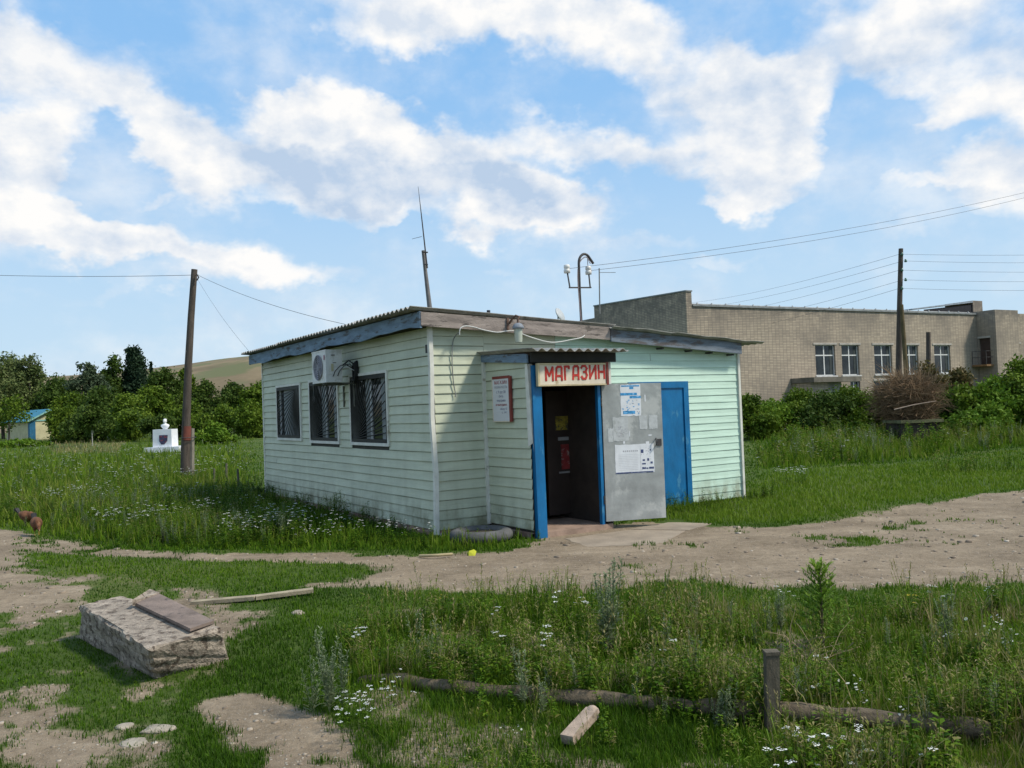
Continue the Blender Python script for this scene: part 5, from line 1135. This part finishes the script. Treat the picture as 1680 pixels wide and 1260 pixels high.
# tall grass and weeds
ac2 = Acc()
def tall(n, box, fn, hh, dens, seed, wk=.0013, tb=.0, rdry=False):
    x, y = sample(n, *box); k = ~exclude(x, y); x, y = x[k], y[k]; f = fields(x, y); s_ = fn(f)*(f[0] < .35); c = fbm(x, y, 1.2, seed, 4)
    k = s_*np.clip((c-.25)*2.5, .1, 1)*dens > RNG.random(len(x)); x, y, s_, c = x[k], y[k], s_[k], c[k]; m = len(x)
    lf = np.clip(sdist(x, y, LOGF)/.06, 0, 1); h = hh*(.35+.65*s_)*(.3+1.3*c)*RNG.uniform(.4, 1.3, m)*(1-.68*lf); w = np.clip(np.hypot(x, y)*wk, .004, .045)*RNG.uniform(.7, 1.3, m)
    dry = np.clip((fbm(x, y, 1.0, 91, 3)-.38)/.14, 0, 1)
    br = sdist(x, y, BROWN) > 0; tint = .42+.55*(c-.45)+RNG.normal(0, .13, m)+dry*(s_ if rdry else 0)*RNG.uniform(0, .62, m)+tb+.45*(fbm(x, y, 4.5, 15, 3)-.5)+.4*br
    if not rdry: tint = np.minimum(tint, .70+RNG.uniform(0, .10, m)+.2*br)
    V, F, T = blades(x, y, h, w, tint, .3); ac2.add(V, F, None, T)
tall(60000, (-150, 900, 706, 920), lambda f: f[1], .33, 1., 8, tb=.22)
tall(45000, (1180, 1850, 690, 800), lambda f: np.maximum(f[3], 0), .48, 1., 9, tb=.22)
tall(46000, (450, 1850, 985, 1400), lambda f: f[2], .29, .62, 10, rdry=True)
def weeds(kind, n, box, fn, s0, s1, nv=5, dt=0., acc=None, clump=None, seed=0):
    x, y = sample(n, *box); k = ~exclude(x, y); x, y = x[k], y[k]; f = fields(x, y); pr = fn(f)*(f[0] < .3)
    if clump: pr = pr*np.clip((fbm(x, y, clump[0], 300+seed, 3)-clump[1])/.06, 0, 1)
    pr = pr*(1-.85*np.clip(sdist(x, y, LOGF)/.06, 0, 1)); k = pr > RNG.random(len(x)); x, y, pr = x[k], y[k], pr[k]; g = RNG.integers(0, nv, len(x))
    for j in range(nv):
        q = g == j; m = int(q.sum())
        if m == 0: continue
        s_ = RNG.uniform(s0, s1, m)*(.6+.4*np.clip(pr[q], 0, 1)); V, F, M_, T = inst(proto(kind, seed*10+j), x[q], y[q], s_, s_, dt); (acc or ac2).add(V, F, M_, T)
Lf = lambda f: f[1]; Rf = lambda f: f[2]; Tf = lambda f: f[3]
weeds('leafy', 2600, (-100, 900, 712, 905), Lf, .22, .45, seed=1, dt=.04)
weeds('leafy', 700, (-100, 720, 800, 905), Lf, .2, .4, seed=2, dt=-.12)
weeds('feather', 2600, (-100, 500, 708, 900), Lf, .25, .48, seed=3, dt=.08)
weeds('seed', 350, (-100, 500, 708, 850), Lf, .35, .6, seed=31, dt=-.12)
weeds('umbel', 300, (-100, 500, 708, 800), Lf, .45, .65, seed=33)
weeds('umbel', 1900, (-100, 720, 712, 900), Lf, .26, .46, seed=4, clump=(1.6, .56))
weeds('leafy', 1900, (1180, 1850, 660, 790), Tf, .5, 1.0, seed=5, dt=.15)
weeds('feather', 700, (1180, 1850, 688, 790), Tf, .5, .9, seed=6, dt=.1)
weeds('umbel', 500, (1180, 1850, 690, 800), Tf, .45, .75, seed=7, clump=(2.2, .53))
weeds('leafy', 1300, (500, 1800, 990, 1330), Rf, .14, .36, seed=8, dt=.04)
weeds('dock', 420, (500, 1800, 1000, 1330), Rf, .07, .16, seed=9)
weeds('feather', 1900, (560, 1800, 985, 1330), Rf, .16, .44, seed=10, dt=.16)
weeds('seed', 900, (560, 1800, 985, 1330), Rf, .26, .54, seed=11, dt=0.)
weeds('umbel', 260, (560, 1750, 990, 1330), Rf, .22, .38, seed=12, clump=(.9, .52))
weeds('yumbel', 60, (560, 1750, 985, 1330), Rf, .2, .32, seed=13, clump=(.8, .52))
weeds('dock', 500, (-100, 620, 920, 1300), lambda f: (1-f[2])*.5, .03, .07, seed=14, dt=.05)
ac3 = Acc()
weeds('worm', 260, (500, 1800, 985, 1330), Rf, .16, .36, seed=41, acc=ac3); weeds('worm', 420, (-100, 500, 715, 900), Lf, .3, .5, seed=42, acc=ac3, clump=(3., .5)); weeds('worm', 420, (1300, 1850, 690, 790), Tf, .5, .85, seed=43, acc=ac3)
ac3.out('wormwood_cover', WORM, kind='stuff', label='grey green wormwood mixed into the weeds', cat='wormwood')
# weeds hugging the shop walls
def wall_weeds(n, lx0, lx1, ly0, ly1, kind, s0, s1, seed, dt=-.08):
    lx = RNG.uniform(lx0, lx1, n); ly = RNG.uniform(ly0, ly1, n); x = KO[0]+lx*KU2[0]+ly*KU1[0]; y = KO[1]+lx*KU2[1]+ly*KU1[1]
    s_ = RNG.uniform(s0, s1, n); V, F, M_, T = inst(proto(kind, seed), x, y, s_, s_, dt); ac2.add(V, F, M_, T)
wall_weeds(70, -1.1, -.12, .2, 8.6, 'leafy', .22, .42, 201); wall_weeds(60, -1.8, -.15, 5.5, 9.2, 'leafy', .35, .62, 202); wall_weeds(160, -1.9, -.12, .6, 8.6, 'leafy', .2, .36, 209, -.12)
wall_weeds(60, 2.6, 6.6, -.5, -.08, 'leafy', .14, .30, 204, .05); wall_weeds(70, 3.0, 5.0, -1.0, -.2, 'leafy', .12, .22, 205, .05); wall_weeds(40, .0, .60, -1.0, -.45, 'leafy', .15, .26, 206, .05)
wall_weeds(12, -.4, -.12, 3.0, 3.4, 'feather', .4, .5, 207, -.05); wall_weeds(14, 6.25, 6.6, -.6, .6, 'leafy', .25, .5, 208)
for (px, py, rx, n, lo, hi, kd, sd_) in ((1300, 795, .45, 26, .30, .42, 'umbel', 221), (110, 830, 1.1, 40, .35, .5, 'umbel', 222), (230, 870, .9, 30, .3, .45, 'umbel', 223), (600, 1200, .28, 9, .16, .24, 'umbel', 224), (345, 1085, .15, 8, .10, .18, 'daisy', 225), (1600, 770, 1.4, 30, .5, .7, 'feather', 226)):
    g0 = G(px, py); x = RNG.normal(g0[0], rx*.5, n); y = RNG.normal(g0[1], rx*.5, n); s_ = RNG.uniform(lo, hi, n); V, F, M_, T = inst(proto(kd, sd_), x, y, s_, s_); ac2.add(V, F, M_, T)
ac2.out('weeds', [GRASS, WFL, YFL], kind='stuff', cat='weeds', label='tall weeds, grasses and small white wildflowers')
# plants one can tell apart
def plant(name, kind, px, py, h, n, r, mats, label, cat, seed, group=None, dt=0., rootz=0):
    g0 = G(px, py); acc = Acc(); x = RNG.normal(0, r*.5, n); y = RNG.normal(0, r*.5, n)
    for j in range(n):
        s_ = np.array([h*RNG.uniform(.8, 1.)*(1 if j == 0 else RNG.uniform(.55, 1))]); zz = np.array([0.])
        V, F, M_, T = inst(proto(kind, seed*7+j), x[j:j+1] if j else np.array([0.]), y[j:j+1] if j else np.array([0.]), s_, s_, dt, zz); acc.add(V, F, M_, T)
    o = acc.out(name, mats, label=label, cat=cat, group=group); o.location = (g0[0], g0[1], float(gh(g0[0], g0[1]))); return o
WL = [(995, 1085, .80, 3, .10, 'tallest grey green wormwood spire rising in front of the road'), (540, 1165, .50, 5, .2, 'bushy grey wormwood at the left end of the log'), (685, 1105, .44, 4, .2, 'pale wormwood clump behind the left end of the log'),
      (720, 1090, .34, 2, .08, 'slim wormwood right of the pale clump'), (862, 1165, .46, 2, .08, 'thin wormwood spike standing before the log'), (890, 1175, .30, 2, .06, 'low wormwood spike just right of the thin one'),
      (1140, 1120, .40, 3, .1, 'wormwood behind the log between the tall spire and the post'), (1282, 1035, .50, 3, .1, 'slender wormwood left of the spruce sapling'), (1180, 1185, .33, 4, .14, 'wormwood growing left of the wooden post'), (1560, 1060, .50, 3, .1, 'tall wormwood right of the spruce sapling'), (1620, 1190, .30, 3, .12, 'wormwood at the right end of the log')]
for i, (px, py, h, n, r, lab) in enumerate(WL): plant('wormwood_plant', 'worm', px, py, h, n, r, WORM, lab, 'wormwood', 40+i, 'wormwood plants in the foreground')
DL = [(1340, 1165, .22, 12, .30, 'daisy clump right of the wooden post'), (1590, 1060, .26, 12, .30, 'daisy clump in the right foreground near the edge'), (1650, 1085, .22, 6, .2, 'smaller daisy clump at the right edge'), (845, 1215, .12, 5, .10, 'low daisy pair in front of the log left of the firewood'), (770, 1260, .12, 3, .05, 'single white daisy at the bottom edge'), (1010, 1045, .22, 5, .14, 'daisies beside the tallest wormwood'), (1485, 1200, .16, 5, .15, 'daisies over the right part of the log')]
for i, (px, py, h, n, r, lab) in enumerate(DL): plant('daisy_plant', 'daisy', px, py, h, n, r, [GRASS, WFL, YFL], lab, 'daisies', 60+i, 'daisy clumps in the foreground')
plant('yarrow_plant', 'umbel', 605, 1195, .24, 8, .18, [GRASS, WFL, YFL], 'white yarrow clump beside the bare dirt patch', 'yarrow', 81); plant('yarrow_plant', 'umbel', 655, 1160, .22, 6, .12, [GRASS, WFL, YFL], 'white yarrow just above the left end of the log', 'yarrow', 82)
plant('bright_weed', 'leafy', 1490, 1290, .42, 9, .30, GRASS, 'bright green leafy weed in front of the log at lower right', 'weed', 83, dt=.15)
plant('bright_weed', 'feather', 900, 1070, .34, 46, .75, GRASS, 'bright feathery green weed patch behind the log', 'weed', 84, dt=.15)
# spruce sapling
sp = empty('spruce_sapling', G(1350, 1062), 0, label='small bright green spruce sapling in the right foreground', cat='spruce')
q = MB(); q.tube([(0, 0, -.02), (.005, 0, .3), (0, 0, .58)], [.014, .01, .004], 6); q.build('trunk', mat('sapling_bark', (.10, .07, .05), .9), sp)
PR = Proto(); r = random.Random(4)
for k in range(0, 13):
    z = .07+.47*k/12; L = .22*(1-.55*k/12)+.02
    for j in range(6):
        a = j*1.257+k*.7+r.uniform(-.2, .2); d = np.array([math.cos(a), math.sin(a), .45+.5*k/12]); d /= np.linalg.norm(d); Lb = L*r.uniform(.75, 1.1); p0 = np.array([0, 0, z])
        tb = .5+.4*k/12
        PR.stem(p0, p0+d*Lb, .008, t=.4)
        for m_ in range(26):
            t = .1+.9*m_/26; c = p0+d*Lb*t; nd = d*.9+np.array([r.gauss(0, .7), r.gauss(0, .7), r.gauss(.2, .5)]); nd /= np.linalg.norm(nd); PR.leaf(c, nd*r.uniform(.026, .044), .011, t=tb+r.uniform(-.25, .2), droop=0)
V, F, M_, T = PR.arr(); quads('crown', V, F, veg_mat('spruce_needles', [(0, (.03, .07, .01)), (.5, (.10, .20, .02)), (1, (.22, .33, .04))], .25), T, M_, parent=sp)
twig_heap('stem_tangle', (G(1330, 1085)[0], G(1330, 1085)[1]), .28, .16, .0, .13, 36, mat('dry_stems', (.22, .17, .10), .95), .3, 5, .004, label='tangle of dry dead stems under the spruce sapling', cat='dry stems')

# ------------------------------------------------------------------ trees and bushes
LM = {}
def leafmat(k):
    if k not in LM:
        c = {'dark': ((.022, .044, .009), (.052, .092, .014), (.105, .145, .026)), 'mid': ((.034, .066, .008), (.088, .145, .012), (.165, .225, .025)), 'bright': ((.045, .095, .008), (.11, .20, .016), (.20, .28, .035)),
             'grey': ((.03, .05, .025), (.065, .095, .05), (.12, .155, .085)), 'airy': ((.045, .07, .02), (.11, .145, .045), (.20, .23, .09)), 'rust': ((.05, .045, .015), (.10, .09, .03), (.20, .12, .05)), 'conifer': ((.012, .026, .013), (.024, .048, .024), (.045, .08, .035))}[k]
        LM[k] = veg_mat('leaves_'+k, [(0, c[0]), (.5, c[1]), (1, c[2])], .25)
    return LM[k]
BARK = mat('tree_bark', (.09, .075, .06), .95, .4, 5); BIRCH = mat('pale_bark', (.35, .34, .30), .9, .4, 5)
def foliage(cx, cy, z0, z1, rx, ry, n, leaf, rg, clumps=40, shape='round', gap=0.):
    H = z1-z0; C_ = []
    u = rg.normal(size=(clumps, 3)); u /= np.linalg.norm(u, axis=1)[:, None]; rr_ = rg.uniform(.35, 1., clumps)**.5
    nl = 6; lo = rg.uniform(-1, 1, (nl, 3))*np.array([.62, .62, .62]); lo[0] = (rg.uniform(-.2, .2), 0, .55); lr = rg.uniform(.34, .62, nl); li = rg.integers(0, nl, clumps)
    if shape in ('cone', 'column'): lo *= .3; lr[:] = .8
    c = (lo[li]+u*(rr_*lr[li])[:, None]); c[:, 2] = (c[:, 2]-c[:, 2].min())/(np.ptp(c[:, 2])+1e-6)*1.86-.93
    if shape != 'cone':
        for q in (0, 1): c[:, q] = (c[:, q]-c[:, q].min())/(np.ptp(c[:, q])+1e-6)*2.0-1.0
    c = c*np.array([rx, ry, H/2]); c[:, 2] += (z0+z1)/2
    t = (c[:, 2]-z0)/H
    prof = {'round': np.sin(np.clip(t*.75+.22, 0, 1)*np.pi)**.5, 'cone': (1.08-t), 'column': .75+.25*np.sin(t*np.pi), 'bush': np.sqrt(np.clip(1.05-t**2, 0, 1))}[shape]
    prof = .35+.65*prof if shape == 'bush' else prof
    c[:, 0] *= prof; c[:, 1] *= prof
    cr = rg.uniform(.16, .38, clumps)*min(rx*1.1, H*.55)*(.7 if shape == 'cone' else 1)
    k = rg.integers(0, clumps, n); v = rg.normal(size=(n, 3)); v /= np.linalg.norm(v, axis=1)[:, None]
    P = c[k]+v*(cr[k]*rg.uniform(.0, 1.15, n)**.7)[:, None]*np.array([1, 1, .85])+rg.normal(0, .085*min(rx, H), (n, 3))
    P[:, 2] = np.maximum(P[:, 2], z0*.5); P[:, 0] += cx; P[:, 1] += cy
    a = rg.normal(size=(n, 3)); a /= np.linalg.norm(a, axis=1)[:, None]; b_ = np.cross(a, rg.normal(size=(n, 3))); b_ /= np.linalg.norm(b_, axis=1)[:, None]
    L = leaf*rg.uniform(.5, 1.3, n)[:, None]; a = a*L; b_ = b_*L*.55
    V = np.stack([P-a*.5, P+b_*.5, P+a*.5, P-b_*.5], 1).reshape(-1, 3); F = np.arange(4*n).reshape(n, 4)
    ct = rg.normal(0, .13, clumps); T = np.repeat(.5+ct[k]+rg.normal(0, .14, n), 4)
    return V, F, T
def tree(name, label, cat, px, Y, top, wpx, kind, n=5000, shape='round', base=None, leaf=None, group=None, seed=None, bark=None, crown0=.18, tr=1., root=None, ry=None, clumps=None):
    seed = seed or (abs(int(px*13+top*7)) % 9973)+1; rg = np.random.default_rng(seed)
    o = D(px, 690, Y); X0 = o[0]; zt = D(px, top, Y)[2]; r = wpx/1400*Y/2; zb = 0. if base is None else base
    t = empty(name, (X0, Y, 0), 0, label=label, cat=cat, group=group)
    leaf = leaf or Y*.0036; n = int(n*2.1); z0 = zb+(zt-zb)*crown0
    V, F, T = foliage(0, 0, z0, zt, r*.9, ry or r*.9, n, leaf, rg, clumps or int(80+r*16), shape)
    q = MB(); R_ = random.Random(seed); tw = max(.05, zt*.022)*tr; q.tube([(0, 0, -.2), (R_.uniform(-.1, .1)*r*.3, 0, zt*.35), (R_.uniform(-.1, .1)*r, 0, zt*.88)], [tw, tw*.75, tw*.15], 7)
    for k in range(7):
        h = z0+(zt-z0)*(.0+.55*k/7); a = R_.uniform(0, 6.28); L = r*.7; q.tube([(0, 0, h), (math.cos(a)*L*.5, math.sin(a)*L*.5, h+L*.3), (math.cos(a)*L, math.sin(a)*L, h+L*.7)], [tw*.4, tw*.25, tw*.06], 5, cap=False)
    q.build('trunk' if cat != 'bush' else 'stems', bark or BARK, t); quads('crown' if cat != 'bush' else 'foliage', V, F, leafmat(kind), T, parent=t); return t
GT = 'trees beyond the meadow'
for a in [('leafy_tree', 'airy pale green tree rising above the blue roofed hut at the left edge', 'tree', 5, 118, 586, 110, 'airy', 6500),
          ('leafy_tree', 'airy rounded tree just right of the one above the hut', 'tree', 50, 118, 583, 66, 'airy', 5000),
          ('leafy_tree', 'dark low tree filling the gap right of the hut', 'tree', 92, 116, 622, 90, 'dark', 6000),
          ('leafy_tree', 'large tree outside the left edge shading the hut', 'tree', -90, 114, 570, 150, 'mid', 6000),
          ('willow_tree', 'grey green willow against the dry hill', 'tree', 148, 98, 598, 58, 'grey', 5000),
          ('dark_tree', 'tallest dark tree on the skyline', 'tree', 218, 106, 571, 62, 'conifer', 9000),
          ('dark_tree', 'dark tree joined to the left side of the tallest one', 'tree', 184, 104, 586, 50, 'dark', 6000),
          ('narrow_tree', 'narrow pointed dark tree right of the tallest one', 'tree', 250, 112, 591, 15, 'conifer', 1800, 'cone'),
          ('leafy_tree', 'mid green tree behind the monument', 'tree', 272, 96, 607, 60, 'dark', 5500),
          ('leafy_tree', 'mid green tree just left of the leaning pole top', 'tree', 300, 100, 608, 46, 'mid', 4000),
          ('leafy_tree', 'dark green tree just right of the leaning pole', 'tree', 338, 98, 628, 66, 'dark', 6000),
          ('leafy_tree', 'dark green tree halfway between pole and shop', 'tree', 384, 98, 631, 62, 'dark', 6000),
          ('leafy_tree', 'dark green tree touching the shop corner', 'tree', 432, 98, 629, 66, 'mid', 6000),
          ('leafy_tree', 'green tree in front of the willow', 'tree', 118, 90, 648, 74, 'mid', 5500),
          ('leafy_tree', 'dark round tree between willow and tallest tree', 'tree', 172, 90, 640, 84, 'dark', 6500),
          ('leafy_tree', 'yellowish green tree left of the monument', 'tree', 205, 84, 650, 76, 'mid', 6500),
          ('leafy_tree', 'green tree behind the bust', 'tree', 252, 88, 638, 74, 'mid', 6500)]:
    tree(*a, group=GT) if len(a) == 9 else tree(*a[:9], shape=a[9], group=GT)
GB = 'bushes at the far edge of the meadow'
for a in [('bush', 'low bright bush right of the hut', 'bush', 105, 80, 672, 60, 'mid', 3500), ('bush', 'dark rounded bush with the pale thin sapling before it', 'bush', 150, 78, 664, 72, 'dark', 5000), ('bush', 'dark bush left of the monument base', 'bush', 208, 76, 674, 70, 'mid', 4500),
          ('bush', 'dark bush directly behind the monument', 'bush', 262, 74, 684, 66, 'dark', 4500), ('bush', 'bush behind the leaning pole', 'bush', 312, 76, 664, 66, 'mid', 4500), ('bush', 'long green bush right of the pole', 'bush', 360, 74, 668, 76, 'mid', 5000), ('bush', 'green bush at the shop corner', 'bush', 412, 72, 662, 76, 'mid', 5000)]:
    tree(*a, shape='bush', crown0=.0, group=GB, tr=.4)
tree('bush', 'bright yellow green bush in the meadow just right of the pole', 'bush', 350, 58, 697, 62, 'bright', 3500, shape='bush', crown0=0, tr=.4)
tree('bush', 'bright green bush at the left edge in front of the hut', 'bush', 28, 70, 722, 90, 'bright', 4500, shape='bush', crown0=0, tr=.4)
tree('young_tree', 'thin young tree with pale trunk before the dark bush', 'tree', 151, 66, 650, 46, 'dark', 2500, crown0=.22, bark=BIRCH, tr=.5)
tree('leafy_tree', 'small airy tree in front of the blue roof', 'tree', 14, 84, 652, 76, 'mid', 700, crown0=.3)
tree('bush', 'low dark bush at the far shop corner', 'bush', 425, 20.5, 806, 52, 'dark', 1800, shape='bush', crown0=0, leaf=.06, tr=.4)
GH = 'hedge bushes in front of the brick building'
for i, (px, top, w, k, lab) in enumerate([(1228, 652, 50, 'mid', 'leftmost hedge bush beside the mint siding'), (1268, 655, 60, 'bright', 'second hedge bush, brighter green'), (1312, 648, 62, 'mid', 'third hedge bush below the entrance canopy'), (1358, 646, 64, 'dark', 'dark hedge bush under the first windows'), (1402, 643, 64, 'mid', 'hedge bush under the canopy right end'), (1440, 648, 54, 'mid', 'hedge bush touching the brushwood heap')]):
    tree('hedge_bush', lab, 'bush', px, 37+(i*7 % 3)*.7, top+(0, 7, -5, 3, -3, 5)[i], w*(1.5, 1.8, 1.4, 1.7, 1.5, 1.5)[i], k, 7000, shape='bush', crown0=.0, group=GH, leaf=.15, tr=.3, ry=1.2)
GS = 'shrubs at the right edge'
for i, (px, Y, top, w, k, lab) in enumerate([(1552, 34, 652, 62, 'dark', 'dark shrub right of the brushwood heap'), (1592, 33.5, 640, 74, 'mid', 'second shrub from the brushwood heap'), (1640, 33, 622, 80, 'bright', 'bright leafy shrub below the brown door'), (1685, 33, 596, 80, 'mid', 'tallest shrub at the right edge'), (1750, 33, 600, 90, 'mid', 'shrub beyond the right edge'), (1530, 35.5, 600, 62, 'rust', 'olive and rust tinged shrub behind the brushwood heap'), (1578, 36, 610, 60, 'rust', 'rust tinged shrub below the balcony'), (1615, 32, 668, 80, 'bright', 'low bright shrub in the right weeds')]):
    tree('shrub', lab, 'bush', px, Y, top, w*1.45, k, 7000, shape='bush', crown0=.05, group=GS, leaf=.15, tr=.35, ry=1.3)
